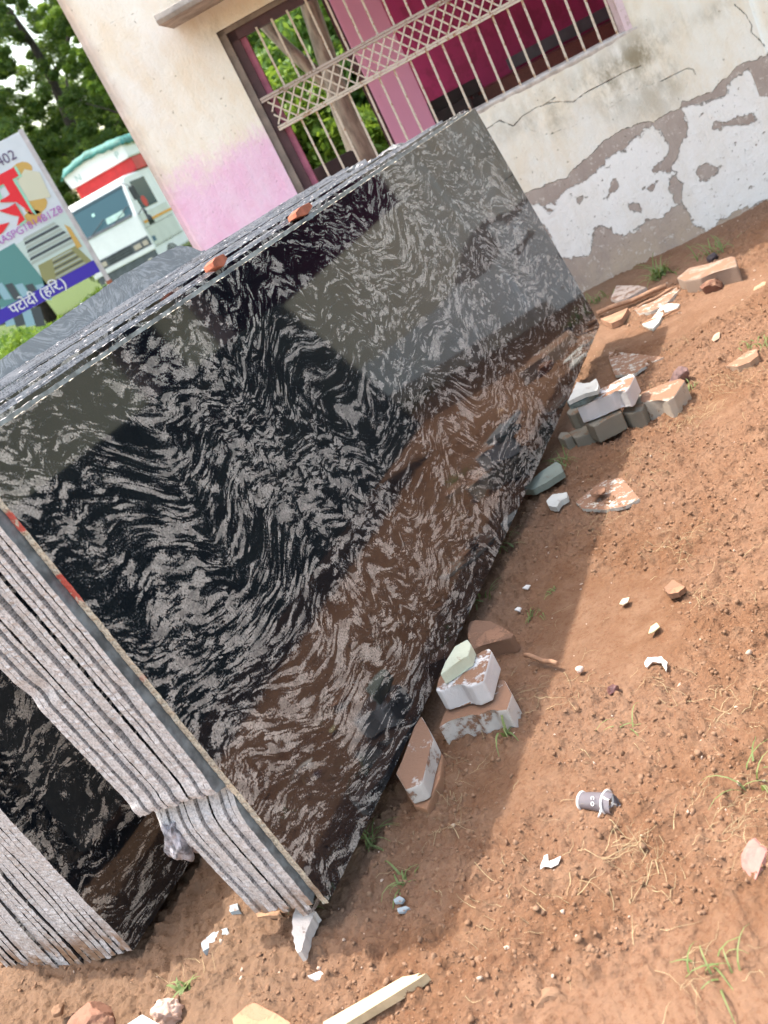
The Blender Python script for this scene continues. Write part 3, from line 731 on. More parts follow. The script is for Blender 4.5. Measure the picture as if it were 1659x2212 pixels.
# ---- green bank seen through the window
for i, (x, y, h, r_) in enumerate(((1.0, 14.5, 2.6, 1.1), (2.3, 15.2, 3.4, 1.2), (3.4, 15, 3.0, 1.2), (1.6, 17.5, 5.2, 1.9), (3.4, 18, 5.5, 2.0), (2.5, 14.2, 1.7, 1.0))):
    t = empty('shrub', (x, y, 0)); tag(t, ['low lit green shrub seen at left behind the window bars', 'green shrub seen right of the pale trunk through the bars', 'green shrub seen beside the pink pillar', 'tall green shrub behind the pale trunk', 'tall shrub beyond the pillar, dark between leaves', 'small low shrub at the foot of the pale trunk'][i], 'shrub', 'shrubs seen through the window')
    n = 170; q = rng.normal(size=(n, 3)); q /= np.linalg.norm(q, axis=1)[:, None]; q *= rng.uniform(.3, 1, n)[:, None]
    c = np.stack([q[:, 0]*r_, q[:, 1]*r_*.6, h*(.5+.48*q[:, 2])], -1)
    link('foliage', leaves(c, .24, 95, .075, 'foliage', LEAF_M), [LEAF_L, LEAF_M, LEAF_L, LEAF_M, LEAF_D, LEAF_L][i], t)
    mb = MB(); mb.tube([(0, 0, 0), (.05, 0, h*.5), (0, .05, h*.8)], [.05, .04, .02]); mb.build('stem', BARKD, t)
# pale trunk tree
t = empty('tree', (1.50, 11, 0)); tag(t, 'thick pale tree trunk seen through the window bars', 'tree')
mb = MB(); mb.tube([(.0, 0, -.05), (.02, 0, .5), (.0, 0, 1.2), (.03, 0, 1.7), (.12, 0, 2.3), (.2, 0, 2.9), (.25, .1, 3.8), (.2, .1, 5)], [.26, .20, .135, .112, .095, .085, .07, .05], 14)
mb.tube([(.05, 0, 1.8), (-.2, .1, 2.4), (-.5, .3, 3.3)], [.07, .06, .04], 8)
mb.build('trunk', BARKP, t)
cc = rng.normal(size=(120, 3))*np.array([.6, .7, .5])+np.array([.7, 0, 5.2]); link('crown', leaves(cc, .4, 90, .09, 'crown', LEAF_M), LEAF_M, t)
# ---- shrubs under the sign
for i, (x, y, h, r_, mt) in enumerate(((-4.4, 15.2, 1.1, 1.0, LEAF_L), (-3.4, 16.2, 1.08, .9, LEAF_L), (-2.9, 15.0, .98, .7, LEAF_M), (-5.6, 18, 1.25, 1.1, LEAF_L), (-2.35, 17.2, 1.12, .65, LEAF_D), (-4.5, 19, 1.2, 1.2, LEAF_M))):
    t = empty('shrub', (x, y, 0)); tag(t, ['bright green bush low at the left frame edge below the sign', 'bright bush under the middle of the blue strip of the sign', 'mid green bush right over the slab tops below the sign', 'pale green bush farther back under the sign', 'dark bush between sign post and lorry', 'mid green bush behind the others under the sign'][i], 'shrub', 'bushes under the sign')
    n = 130; q = rng.normal(size=(n, 3)); q /= np.linalg.norm(q, axis=1)[:, None]; q *= rng.uniform(.3, 1, n)[:, None]
    c = np.stack([q[:, 0]*r_, q[:, 1]*r_*.7, h*(.5+.45*q[:, 2])], -1)
    link('foliage', leaves(c, .16, 110, .045, 'foliage', mt), mt, t)
    mb = MB(); mb.tube([(0, 0, 0), (.05, 0, h*.6)], [.03, .015]); mb.build('stem', BARKD, t)

# ------------------------------------------------------------------ shop sign
SG = empty('shop_sign', (-1.62, 13, 0)); tag(SG, 'blurred hoarding with red Hindi lettering, stair pictures and a blue strip on thin posts', 'sign')
SWH = simple('sign_flex_white', (.66, .70, .76), .5, .06, 2)
SRED = NT('sign_red').out((.80, .015, .03), .5); SBLUE = NT('sign_blue').out((.045, .02, .42), .5); SPUR = NT('sign_purple').out((.45, .12, .50), .5)
SDK = NT('sign_dark_ink').out((.10, .06, .16), .5); SYEL = NT('sign_ochre').out((.62, .38, .10), .5); STEAL = NT('sign_teal').out((.10, .27, .27), .5)
SGRN = NT('sign_mint_outline').out((.35, .72, .55), .5); SWT = NT('sign_white_ink').out((.80, .80, .85), .5); SOLV = NT('sign_olive').out((.30, .29, .13), .5)
SSTEP = NT('sign_step_grey').out((.42, .47, .44), .5); SSTD = NT('sign_step_dark').out((.06, .075, .09), .5); SPALE = NT('sign_pale_mint').out((.58, .68, .66), .5)
SSTB = NT('sign_step_blue').out((.30, .48, .58), .5); SCRM = NT('sign_cream').out((.66, .64, .50), .5)
SW = 2.6   # board runs left from its right edge; local x from -SW to 0
Z0s, Z1s = 1.505, 3.085
mb = MB(); mb.box((-SW, .004, Z0s-.15), (0, .03, Z1s)); brd = mb.build('board', SWH, SG)
def flat(poly, mat, lay, nm='picture'):
    mb = MB(); mb.prism([(a, b) for a, b in poly], .002-.002*lay, .0035-.002*lay+.0, axis='y'); return mb.build(nm, mat, brd)
# pictures (local x left of right edge, z)
flat([(-1.25, Z0s), (-.0, Z0s), (-.0, 2.12), (-1.25, 2.00)], SPALE, 0)
flat([(-1.9, Z0s), (-.62, Z0s), (-.70, 2.08), (-1.9, 2.05)], STEAL, 1)
for i in range(9):
    x = -1.55+i*.10; z = 2.0-.055*i
    flat([(x, z-.20), (x+.085, z-.23), (x+.085, z-.02), (x, z)], SSTB if i % 2 == 0 else SSTD, 2)
    flat([(x-.25, z-.42), (x-.14, z-.45), (x-.08, z-.23), (x-.19, z-.20)], SSTB if i % 2 else SSTD, 2)
for i in range(7):
    z = 2.08-.045*i; flat([(-.60-.01*i, z-.03), (-.16+.015*i, z-.03), (-.18+.015*i, z), (-.58-.01*i, z)], SSTEP if i % 2 == 0 else SSTD, 2)
flat([(-.66, Z0s), (-.03, Z0s), (-.10, 1.74), (-.60, 1.74)], SOLV, 1)
for i in range(7):
    z = Z0s+.012+.032*i; flat([(-.50+.012*i, z), (-.10-.01*i, z), (-.11-.01*i, z+.016), (-.49+.012*i, z+.016)], SSTEP if i % 2 == 0 else SSTD, 2)
flat([(-.10, 1.70), (-.04, 1.70), (-.05, 1.95), (-.09, 2.0)], SYEL, 3)
for ax, az, s_ in ((-.20, 2.72, .13), (-.26, 2.33, .14), (-.36, 2.23, .11)):
    flat([(ax+s_*math.cos(a)*1.0, az+s_*.7*math.sin(a)) for a in np.linspace(0, 5.9, 12)], SYEL, 1)
flat([(-.30, 2.40), (-.06, 2.33), (-.03, 2.62), (-.16, 2.72), (-.30, 2.64)], SCRM, 2)
flat([(-SW, Z0s-.148), (-.005, Z0s-.148), (-.005, Z0s), (-SW, Z0s)], SBLUE, 3, 'blue_strip')
def text(body, size, loc, mat, parent, name='lettering', extrude=.001, align='RIGHT', offset=0., rot=(R(90), 0, 0), sx=1.):
    cu = bpy.data.curves.new(name, 'FONT'); cu.body = body; cu.size = size; cu.align_x = align; cu.extrude = extrude; cu.offset = offset; cu.resolution_u = 4
    tmp = bpy.data.objects.new('tmp', cu); sc.collection.objects.link(tmp)
    dg = bpy.context.evaluated_depsgraph_get(); dg.update()
    me = bpy.data.meshes.new_from_object(tmp.evaluated_get(dg)); bpy.data.objects.remove(tmp)
    me.materials.clear(); o = link(name, me, mat, parent, loc); o.rotation_euler = rot; o.scale = (sx, 1, 1); return o
text('01274 \u2013 97402', .155, (-.16, -.004, 2.86), SDK, brd)
text('06AASPG1814B1Z8', .12, (-.02, -.008, 2.13), SPUR, brd, sx=1.)
text('\u092a\u091f\u094b\u0926\u0940 (\u0939\u093f\u0930.)', .165, (-.42, -.008, Z0s-.115), SWT, brd, offset=.002)
text('\u0930\u0938', .80, (-.27, -.004, 2.26), SGRN, brd, offset=.034)
text('\u0930\u0938', .80, (-.29, -.008, 2.27), SRED, brd, offset=.024)
flat([(-1.10, 2.18), (-.74, 2.24), (-.62, 2.30), (-.80, 2.34), (-1.10, 2.30)], SRED, 3)
mb = MB(); mb.box((.0, -.01, .0), (.05, .04, Z1s+.02)); mb.build('post', simple('pale_post_paint', (.55, .50, .52), .6), SG)
mb = MB(); mb.box((-.006, -.016, .0), (.056, .046, Z0s-.28)); mb.build('post_base', TERRA, SG)
mb = MB(); mb.box((-SW-.05, -.01, .0), (-SW, .04, Z1s+.02)); mb.build('post', simple('pale_post_paint2', (.55, .50, .52), .6), SG)
mb = MB(); mb.box((-SW, .031, Z1s-.02), (0, .05, Z1s+.01)); mb.build('top_rail', simple('rail_grey', (.5, .5, .52), .6), SG)

# ------------------------------------------------------------------ lorry
# local frame: origin at ground under right front corner, x to its right along the front, y backwards
ty = R(-22)
TK = empty('truck', (-2.13, 30.0, 0), ty); tag(TK, 'white lorry with red load box, white headboard and green tarpaulin, parked behind the sign', 'truck')
Wt = 2.05
cab = [(0.0, .72), (0.0, 1.42), (.05, 2.02), (.36, 3.00), (.55, 3.06), (3.0, 3.06), (3.0, .72)]
mb = MB(); mb.prism(cab, -Wt, 0, .05, axis='x'); cb = mb.build('cab', WHITE, TK)
def onfront(x0, x1, z0, z1, mat, nm, proud=.012, parent=None, bev=.004):
    """panel lying on the sloped cab front between two heights"""
    def yy(z): return float(np.interp(z, [.72, 1.42, 2.02, 3.0], [0, 0, .05, .36]))
    mb = MB(); V4 = [(x0, yy(z0)-proud, z0), (x1, yy(z0)-proud, z0), (x1, yy(z1)-proud, z1), (x0, yy(z1)-proud, z1)]
    V8 = V4+[(a, b+.05, c) for a, b, c in V4]
    vs = [mb.bm.verts.new(v) for v in V8]
    for f in ((0, 1, 2, 3), (7, 6, 5, 4), (0, 4, 5, 1), (1, 5, 6, 2), (2, 6, 7, 3), (3, 7, 4, 0)): mb.bm.faces.new([vs[i] for i in f])
    bmesh.ops.bevel(mb.bm, geom=mb.bm.edges[:], offset=bev, segments=2, affect='EDGES')
    return mb.build(nm, mat, parent or TK)
ws = onfront(-Wt+.08, -.10, 2.06, 2.86, GLASS, 'windscreen', .015, None, .02)
onfront(-Wt+.14, -.16, 2.03, 2.10, DGREY, 'wiper_panel', .03)
for x in (-1.5, -.7):
    mb = MB(); mb.tube([(x, -.01, 2.08), (x+.55, .06, 2.32)], .012); mb.build('wiper', BLACKP, TK)
onfront(-.95, -.35, 2.14, 2.30, simple('dashboard_cloth', (.35, .50, .46), .8), 'dashboard_item', .019)
onfront(-1.30, -1.20, 2.50, 2.58, simple('sticker_mint', (.45, .75, .66), .6), 'sticker', .019)
onfront(-Wt+.02, -.02, 1.16, 1.42, DGREY, 'front_panel', .02)
for z in (1.20, 1.27, 1.34): onfront(-1.45, -.62, z, z+.035, BLACKP, 'grille_slot', .03)
for x0, x1 in ((-.56, -.29), (-.26, -.06), (-Wt+.06, -Wt+.26), (-Wt+.29, -Wt+.56)): onfront(x0, x1, 1.19, 1.36, LAMP, 'headlight', .035, None, .02)
onfront(-Wt-.02, .02, 1.02, 1.13, WHITE, 'bumper', .06)
mb = MB(); mb.box((-Wt+.02, -.03, .55), (-.02, .30, 1.01), .03); mb.build('lower_bumper', DGREY, TK)
for x in (-.35, -Wt+.18): 
    mb = MB(); mb.box((x, -.05, .72), (x+.16, -.02, .86), .01); mb.build('fog_lamp', LAMP, TK)
mb = MB(); mb.prism([(.50, 2.08), (1.6, 2.08), (1.6, 2.86), (.62, 2.86)], -.01, .012, .004, axis='x'); mb.build('side_window', GLASS, TK)
onfront(-Wt+.08, -.10, 2.80, 2.87, simple('visor_band', (.02, .05, .06), .3), 'visor_band', .022)
mb = MB(); mb.tube([(.0, .85, 2.25), (.016, .85, 2.25)], .16, 16); mb.build('seat_back', RED, TK)
for z_ in (1.06, 1.60): 
    mb = MB(); mb.box((-.004, .10, z_), (.018, 2.12, z_+.012)); mb.build('panel_gap', DGREY, TK)
mb = MB(); mb.box((-.004, .12, 1.10), (.014, 2.1, 2.0), .004); mb.build('door', LGREY, TK)
mb = MB(); mb.box((.015, .16, 1.72), (.024, 2.9, 1.79)); mb.build('orange_stripe', ORANGE, TK)
mb = MB(); mb.box((.015, .12, 1.20), (.026, .32, 1.34)); mb.build('number_plate', simple('plate_blue', (.05, .13, .2), .5), TK)
mb = MB(); mb.tube([(.0, .18, 2.9), (.22, .02, 2.75), (.25, .02, 2.1), (.0, .15, 2.0)], .016); mb.build('mirror_arm', BLACKP, TK)
mb = MB(); mb.box((.16, .0, 2.35), (.34, .05, 2.72), .02); mb.build('mirror', BLACKP, TK)
mb = MB(); mb.tube([(.26, 0, 2.1), (.28, 0, 1.98), (.27, 0, 1.9), (.3, 0, 1.83), (.3, 0, 1.62)], [.02, .05, .03, .07, .09], 8); mb.build('tassel', BLACKP, TK)
for (x, y) in ((-.28, .95), (-Wt, .95), (-.28, 4.6), (-Wt, 4.6)):
    wh = empty('wheel', (x, y, .48)); wh.parent = TK
    mb = MB(); mb.tube([(0, 0, 0), (.28, 0, 0)], .48, 28); mb.build('tyre', TYRE, wh)
    mb = MB(); mb.tube([(-.01, 0, 0), (.29, 0, 0)], .24, 20); mb.build('rim', DGREY, wh)
mb = MB(); mb.box((-Wt-.06, 3.08, 1.05), (.06, 6.5, 3.42), .02); mb.build('load_box', RED, TK)
mb = MB(); mb.box((-Wt+.12, 1.35, 3.07), (.06, 3.06, 3.44), .02); mb.build('load_box_overhang', RED, TK)
mb = MB(); mb.prism([(-Wt+.08, 3.44), (.10, 3.44), (.10, 3.93), (-Wt+.22, 3.93), (-Wt+.0, 3.80)], 1.2, 6.6, .05, axis='y'); hb = mb.build('headboard', WHITE, TK)
text('N', .26, (-1.60, 1.19, 3.53), simple('faded_letter', (.42, .55, .52), .6), hb, align='CENTER', offset=.004)
text('P', .26, (-.20, 1.19, 3.55), simple('faded_letter2', (.42, .55, .52), .6), hb, align='CENTER', offset=.004)
X, Y = np.meshgrid(np.linspace(-Wt-.05, .18, 24), np.linspace(1.1, 6.7, 40))
Zt = 3.93+.10*np.sin(np.clip((X+Wt+.05)/(Wt+.23), 0, 1)*math.pi)+.14*fbm(X*4, Y*3, 4, 6) + .0
Zt = np.where((X < -Wt+.06) | (X > .12) | (Y < 1.18), Zt-.22*(.4+fbm(X*5, Y*5, 2, 9)), Zt)
V = np.stack([X, Y, Zt], -1).reshape(-1, 3); I = (np.arange(39)[:, None]*24+np.arange(23)[None, :]).ravel()
tp = link('tarpaulin', nmesh('tarpaulin', V, np.stack([I, I+1, I+25, I+24], -1), True), TARP, TK)
sm_ = tp.modifiers.new('thick', 'SOLIDIFY'); sm_.thickness = .01

# ------------------------------------------------------------------ things outside the frame that the polished slab mirrors
DST = simple('dark_stack', (.012, .017, .016), .22, .6, 6)
for k in range(6):
    mb = MB(); mb.prism([(0, 0), (3.3, -.01), (3.28, 1.08-.012*k), (.02, 1.10-.01*k)], -.018, 0, .002)
    o = mb.build('granite_slab', DST); b0 = SP(.55, -.09, 1.34+.022*k)
    lw = np.array([0, 0, 1.])*math.cos(R(11))+nh*math.sin(R(11)); ld = np.array([dv[0], dv[1], 0]); ld /= np.linalg.norm(ld); l3 = np.cross(ld, lw)
    o.matrix_world = Matrix([[ld[i], lw[i], l3[i], b0[i]] for i in range(3)]+[[0, 0, 0, 1]])
    tag(o, 'dark granite slab leaning outside the frame, seen only as a dark reflection', 'granite slab', 'slabs mirrored in the front slab')
tree('dark tree across the yard seen only in the slab reflection, nearer one', 17, 0.5, 7, 3.6, 120, 60, .3, LEAF_D, BARKD, .3, 0.0, 'trees mirrored in the slab')
tree('dark tree across the yard seen only in the slab reflection, farther one', 19, -5, 8, 4.4, 130, 60, .3, LEAF_D, BARKD, .3, 0.0, 'trees mirrored in the slab')
tree('dark tree across the yard seen only in the slab reflection, right one', 15, -6, 6.5, 3.6, 120, 60, .3, LEAF_D, BARKD, .3, 0.0, 'trees mirrored in the slab')

# ------------------------------------------------------------------ stones, pavers and litter
def pixpoly(pts, conv, z): return [tuple(pz(*conv(*p), z)[:2]) for p in pts]
def plate(name, label, cat, pts, conv, ztop, th, mat, group=None, bevel=.003, tilt=None):
    P = pixpoly(pts, conv, ztop); a = sum(P[i][0]*P[(i+1) % len(P)][1]-P[(i+1) % len(P)][0]*P[i][1] for i in range(len(P)))
    if a < 0: P = P[::-1]
    cx = sum(p[0] for p in P)/len(P); cy = sum(p[1] for p in P)/len(P)
    if bevel < .004:      # broken plates: ragged outline
        rs = np.random.default_rng(int(abs(cx*7919+cy*104729)*10) % 100000); Q = []
        for i in range(len(P)):
            (ax, ay), (bx, by) = P[i], P[(i+1) % len(P)]; L_ = math.hypot(bx-ax, by-ay); m = max(1, int(L_/.008)); ux, uy = (by-ay)/(L_+1e-9), -(bx-ax)/(L_+1e-9)
            for j in range(m):
                u = j/m; e = rs.normal(0, min(.0011, L_*.04)) if j else 0; Q.append((ax+(bx-ax)*u+ux*e, ay+(by-ay)*u+uy*e))
        P = Q; bevel = 0
    bm = bmesh.new(); 
    top = [bm.verts.new((p[0]-cx, p[1]-cy, 0)) for p in P]; bot = [bm.verts.new((p[0]-cx, p[1]-cy, -th)) for p in P]
    n = len(P); bm.faces.new(top); bm.faces.new(bot[::-1])
    for i in range(n): bm.faces.new((bot[i], bot[(i+1) % n], top[(i+1) % n], top[i]))
    if bevel: bmesh.ops.bevel(bm, geom=bm.edges[:], offset=bevel, segments=2, affect='EDGES', profile=.6)
    bmesh.ops.recalc_face_normals(bm, faces=bm.faces[:])
    me = bpy.data.meshes.new(name); bm.to_mesh(me); bm.free()
    if ztop < .031: ztop += float(gz(cx, cy, False))*.8+.003
    o = link(name, me, mat, loc=(cx, cy, ztop)); 
    if tilt: o.rotation_euler = tilt
    tag(o, label, cat, group); return o
MPAV = m_dirty('white_paver', (.74, .71, .70), amt=.50, scale=16)
MPAV2 = m_dirty('soiled_white_paver', (.66, .60, .55), amt=.60, scale=10)
MPAVG = m_dirty('grey_green_paver', (.27, .24, .19), (.24, .15, .09), .42, 12)
MPAVB = m_dirty('mud_brown_paver', (.36, .19, .11), (.38, .19, .11), .5, 12)
MMARB = m_dirty('soiled_marble', (.62, .60, .54), amt=.55, scale=22)
MMARW = m_dirty('pale_marble', (.68, .67, .62), amt=.36, scale=16)
MGRN = m_dirty('green_marble', (.27, .30, .25), amt=.36, scale=16)
MGL = simple('sawn_green_slate', (.13, .17, .16), .5, .3, 30)
MBRN = m_dirty('brown_flagstone', (.27, .15, .095), (.34, .18, .11), .45, 9)
MBLU = m_dirty('bluish_marble', (.34, .39, .42), amt=.38, scale=20)
GP = 'paver blocks supporting the slab'
c4 = lambda a, b: (a, b)
# near support
plate('paver_block', 'clean white zigzag paver block on top of the near pile under the slab', 'paver block', [(520,830),(545,720),(600,640),(850,545),(925,482),(992,458),(1015,480),(942,745),(832,796),(785,792),(738,762),(560,838)], q4, .140, .066, MPAV, GP, .006)
plate('paver_block', 'half buried white paver block right beneath the clean white one', 'paver block', [(545,1160),(600,1020),(760,900),(1085,735),(1125,735),(1195,860),(1150,1000),(1055,1010),(1020,985),(900,1050),(850,1030),(660,1082)], q4, .066, .09, MPAV2, GP, .006)
plate('paver_block', 'worn white paver lying along the slab foot, nearest of the supports', 'paver block', [(392,1050),(450,1150),(503,1262),(470,1350),(405,1640),(370,1665),(255,1705),(168,1560),(260,1360),(330,1150)], q4, .085, .05, MPAV2, GP, .006)
plate('paver_block', 'mud brown paver buried under the worn nearest paver', 'paver block', [(500,1285),(585,1400),(560,1600),(440,1880),(330,1850),(250,1715),(370,1670),(420,1500)], q4, .032, .06, MPAVB, GP, .006)
plate('marble_offcut', 'pale yellow green stone offcut standing on the clean white paver', 'stone', [(560,690),(600,585),(690,440),(800,378),(834,425),(810,520),(735,560),(600,665)], q4, .178, .036, m_dirty('yellowish_marble', (.66, .68, .52), amt=.35, scale=20), None, .004)
plate('flagstone', 'flat brown stone lying in the shade beside the near pavers', 'stone', [(800,360),(800,270),(820,222),(870,208),(1000,215),(1110,270),(1210,335),(1180,368),(960,420),(845,470)], q4, .045, .055, MBRN, None, .005)
# far support
plate('paver_block', 'clean white paver block on top of the far pile, tilted over the grey ones', 'paver block', [(338,1350),(345,1335),(500,1215),(640,1150),(770,1075),(795,1100),(748,1200),(722,1222),(650,1212),(612,1240),(480,1290),(400,1330)], q3, .172, .072, MPAV, GP, .006)
plate('paver_block', 'outermost paver block with soil on top, sunk in the ground beyond the far pile', 'paver block', [(838,1300),(845,1230),(1000,1170),(1150,1118),(1188,1135),(1100,1268),(1050,1298),(985,1285),(930,1296),(870,1310)], q3, .075, .10, m_dirty('sunlit_soiled_paver', (.60, .53, .44), amt=.56, scale=13), GP, .006)
plate('paver_block', 'grey buried paver with its end in the shade, between the white and outermost ones', 'paver block', [(695,1390),(730,1290),(850,1240),(880,1290),(850,1370),(740,1400)], q3, .070, .10, MPAVG, GP, .006)
plate('paver_block', 'dark grey paver directly under the clean white far block', 'paver block', [(400,1470),(480,1390),(680,1350),(690,1385),(600,1430),(470,1500)], q3, .092, .075, MPAVG, GP, .006)
plate('paver_block', 'small upright grey paver at the slab foot, left of the clean white far block', 'paver block', [(258,1390),(290,1350),(350,1350),(360,1370),(330,1400),(285,1410)], q3, .110, .07, MPAVG, GP, .005)
plate('paver_block', 'small dark grey paver low in the shade under the slab foot', 'paver block', [(190,1585),(215,1540),(270,1540),(300,1570),(240,1600)], q3, .050, .07, MPAVG, GP, .005)
plate('paver_block', 'lowest dark paver between the two small grey ones', 'paver block', [(270,1545),(400,1490),(580,1440),(620,1470),(420,1560),(320,1590)], q3, .045, .07, MPAVG, GP, .005)
plate('marble_offcut', 'white broken stone plate topmost on the far pavers', 'stone', [(300,1240),(340,1148),(400,1160),(440,1155),(490,1122),(512,1165),(500,1215),(400,1240),(270,1300)], q3, .215, .017, MMARW, 'thin plates packed on the far pavers', .002)
plate('slate_offcut', 'green sawn plate between slab and far pavers, under the white broken plate', 'stone', [(262,1300),(440,1195),(500,1185),(500,1225),(400,1290),(285,1335)], q3, .194, .018, MGL, 'thin plates packed on the far pavers', .002)
# plates and shards lying about
plate('marble_shard', 'triangular marble plate with soil on it behind the far white paver', 'stone', [(590,960),(600,912),(740,925),(1020,955),(870,1035),(790,1090),(640,1098)], q3, .016, .012, MMARB, None, .002)
plate('marble_shard', 'long green marble piece sticking out from under the slab in the grass', 'stone', [(0,1905),(60,1850),(180,1770),(215,1800),(235,1850),(100,1940),(0,1990),(-80,1990)], q3, .045, .025, MGRN, None, .003)
plate('marble_shard', 'large dirty white plate in the middle of the shade below the far pavers', 'stone', [(440,2000),(540,1925),(640,1905),(690,1898),(760,1975),(830,2062),(720,2120),(560,2150),(380,2140),(330,2090)], q3, .015, .012, MMARB, None, .002)
plate('marble_shard', 'small clean white chip left of the large dirty plate', 'stone', [(103,2080),(150,2030),(262,2013),(262,2055),(215,2080),(180,2130),(120,2120)], q3, .035, .02, MMARW, None, .003)
rock('stone', 'small brown stone lying on the large dirty plate', 'stone', pz(*q3(505, 2010), .04), (.030, .034, .016), MBRN, 12)
plate('marble_shard', 'thin pale plate tilted in the soil by the sticks, inside the shade edge', 'stone', [(550,800),(640,745),(740,615),(880,620),(860,655),(740,700),(700,780),(640,845)], qw, .018, .012, MMARW, None, .002)
plate('marble_shard', 'square pinkish plate lying by the wall foot behind the long stick', 'stone', [(270,570),(325,455),(520,455),(590,470),(500,520),(420,565),(330,590)], qw, .025, .02, m_dirty('pinkish_marble', (.62, .50, .42), amt=.45, scale=14), None, .002)
plate('marble_shard', 'brown streaked plate next to the dirt patch behind the pale thin plate', 'stone', [(480,660),(640,600),(880,460),(890,480),(760,620),(620,690),(520,700)], qw, .022, .02, MMARB, None, .002)
plate('marble_shard', 'soiled pale plate near the right frame edge, half covered by soil', 'stone', [(1285,1155),(1400,1080),(1480,1020),(1560,1005),(1570,1060),(1500,1120),(1390,1160)], qw, .028, .03, m_dirty('soil_pale', (.52, .38, .28), amt=.55, scale=14), None, .003)
plate('stone_block', 'long weathered kerb stone lying against the foot of the wall', 'stone', [(850,375),(960,285),(1170,245),(1330,182),(1368,190),(1385,270),(1190,325),(1060,380),(920,400)], qw, .085, .12, m_dirty('weathered_block', (.36, .27, .21), amt=.5, scale=9), None, .008)
def stick(label, a, b, conv, r, mat, name='wooden_stick', z=.02, sq=False, group=None):
    p = pz(*conv(*a), z); q = pz(*conv(*b), z); mb = MB()
    pts = [Vector(p*(1-t)+q*t)+Vector((0, 0, .004*math.sin(t*9))) for t in np.linspace(0, 1, 7)]
    mb.tube(pts, r, 4 if sq else 7); o = mb.build(name, mat); tag(o, label, 'stick', group); return o
stick('long weathered wooden batten running from the slab corner to the wall foot', (150,690), (760,450), qw, .016, WOODB, z=.045, sq=True)
plate('wooden_board', 'short brown board end beside the slab corner, under the long batten', 'board', [(175,740),(300,690),(420,640),(400,680),(360,740),(270,780)], qw, .045, .03, WOODB, None, .002)
stick('thin grey stick lying on the pale thin plate', (560,780), (870,655), qw, .005, WOODB, z=.026)
stick('crooked brown twig behind the brown streaked plate', (500,640), (820,470), qw, .009, WOODB, z=.03)
stick('brown twigs lying right of the near pavers in the shade', (1310,520), (1600,600), q4, .007, WOODB, z=.015)
# near foreground
def tshard(label, pts, conv, z, th, mat, **k): return plate('stone_shard', label, 'stone', pts, conv, z, th, mat, None, .002, **k)
tshard('white pointed stone shard standing by the near corner of the big stack', [(1265,640),(1275,605),(1340,602),(1365,620),(1330,690),(1300,790),(1285,798),(1262,720)], q7, .05, .028, m_dirty('white_chalk', (.74, .67, .62), amt=.35, scale=20))
tshard('flat bluish grey shard in the shade between the two stacks', [(868,750),(915,710),(980,688),(990,715),(960,745),(910,770),(875,790)], q7, .012, .015, MBLU)
tshard('small grey chip under the lower corner of the big stack', [(995,600),(1030,590),(1036,618),(1000,628)], q7, .03, .015, MBLU)
tshard('thin brown slate strip in the soil below the big stack ends', [(1110,635),(1215,622),(1220,640),(1115,650)], q7, .012, .01, m_dirty('tan_slate', (.42, .25, .15), amt=.4))
tshard('large bluish white shard under the stack in the lower left corner', [(-20,1010),(30,930),(60,875),(150,880),(205,900),(150,960),(60,1010),(0,1035)], q7, -.03, .012, m_dirty('blue_white_marble', (.44, .46, .50), amt=.42, scale=20))
rock('stone', 'small tan pebble in front of the left stack shadow', 'stone', pz(*q7(226, 1008), 0)+np.array([0, 0, -.03]), (.020, .018, .016), CLOD, 4)
rock('stone', 'brown split rock cut by the bottom frame edge', 'stone', pz(*q7(400, 1100), 0)+np.array([0, 0, -.005]), (.085, .06, .055), m_dirty('brown_rock', (.30, .15, .10), amt=.4), 9, 4)
rock('stone', 'pinkish white crumbly rock right of the white box corner', 'stone', pz(*q7(722, 1075), 0)+np.array([0, 0, .005]), (.042, .036, .034), m_dirty('crumbly_rock', (.60, .42, .34), amt=.4), 15, 4, None, .5)
plate('plastic_box', 'corner of a glossy white box at the bottom frame edge', 'box', [(540,1110),(614,1062),(700,1112),(690,1180),(560,1180)], q7, .045, .05, simple('white_plastic', (.78, .80, .80), .25, .03, 3), None, .004)
plate('brick', 'reddish brick half sunk in the soil at the bottom frame edge', 'brick', [(1000,1085),(1060,1030),(1100,1010),(1190,1060),(1260,1100),(1230,1140),(1150,1190),(1020,1150)], q7, .03, .06, m_dirty('brick_red', (.44, .21, .13), (.42, .22, .13), .5, 12), None, .006)
# plank
p = pz(*q8(180, 870), .045); q = pz(*q8(-260, 1130), .03); mb = MB()
ax_ = Vector(q-p); L_ = ax_.length; ax_.normalize(); sd_ = Vector((0, 0, 1)).cross(ax_).normalized(); up_ = ax_.cross(sd_)
mb.prism([(.05, -.016), (L_, -.020), (L_, .018), (.02, .013), (0, .009), (.03, .004), (.012, .0), (.04, -.008)], -.022, 0, .0015)
o = mb.build('wooden_plank', WOODL); o.matrix_world = Matrix([[ax_[i], sd_[i], up_[i], p[i]] for i in range(3)]+[[0, 0, 0, 1]])
tag(o, 'pale yellow wooden batten with a splintered end lying at the bottom edge', 'plank')
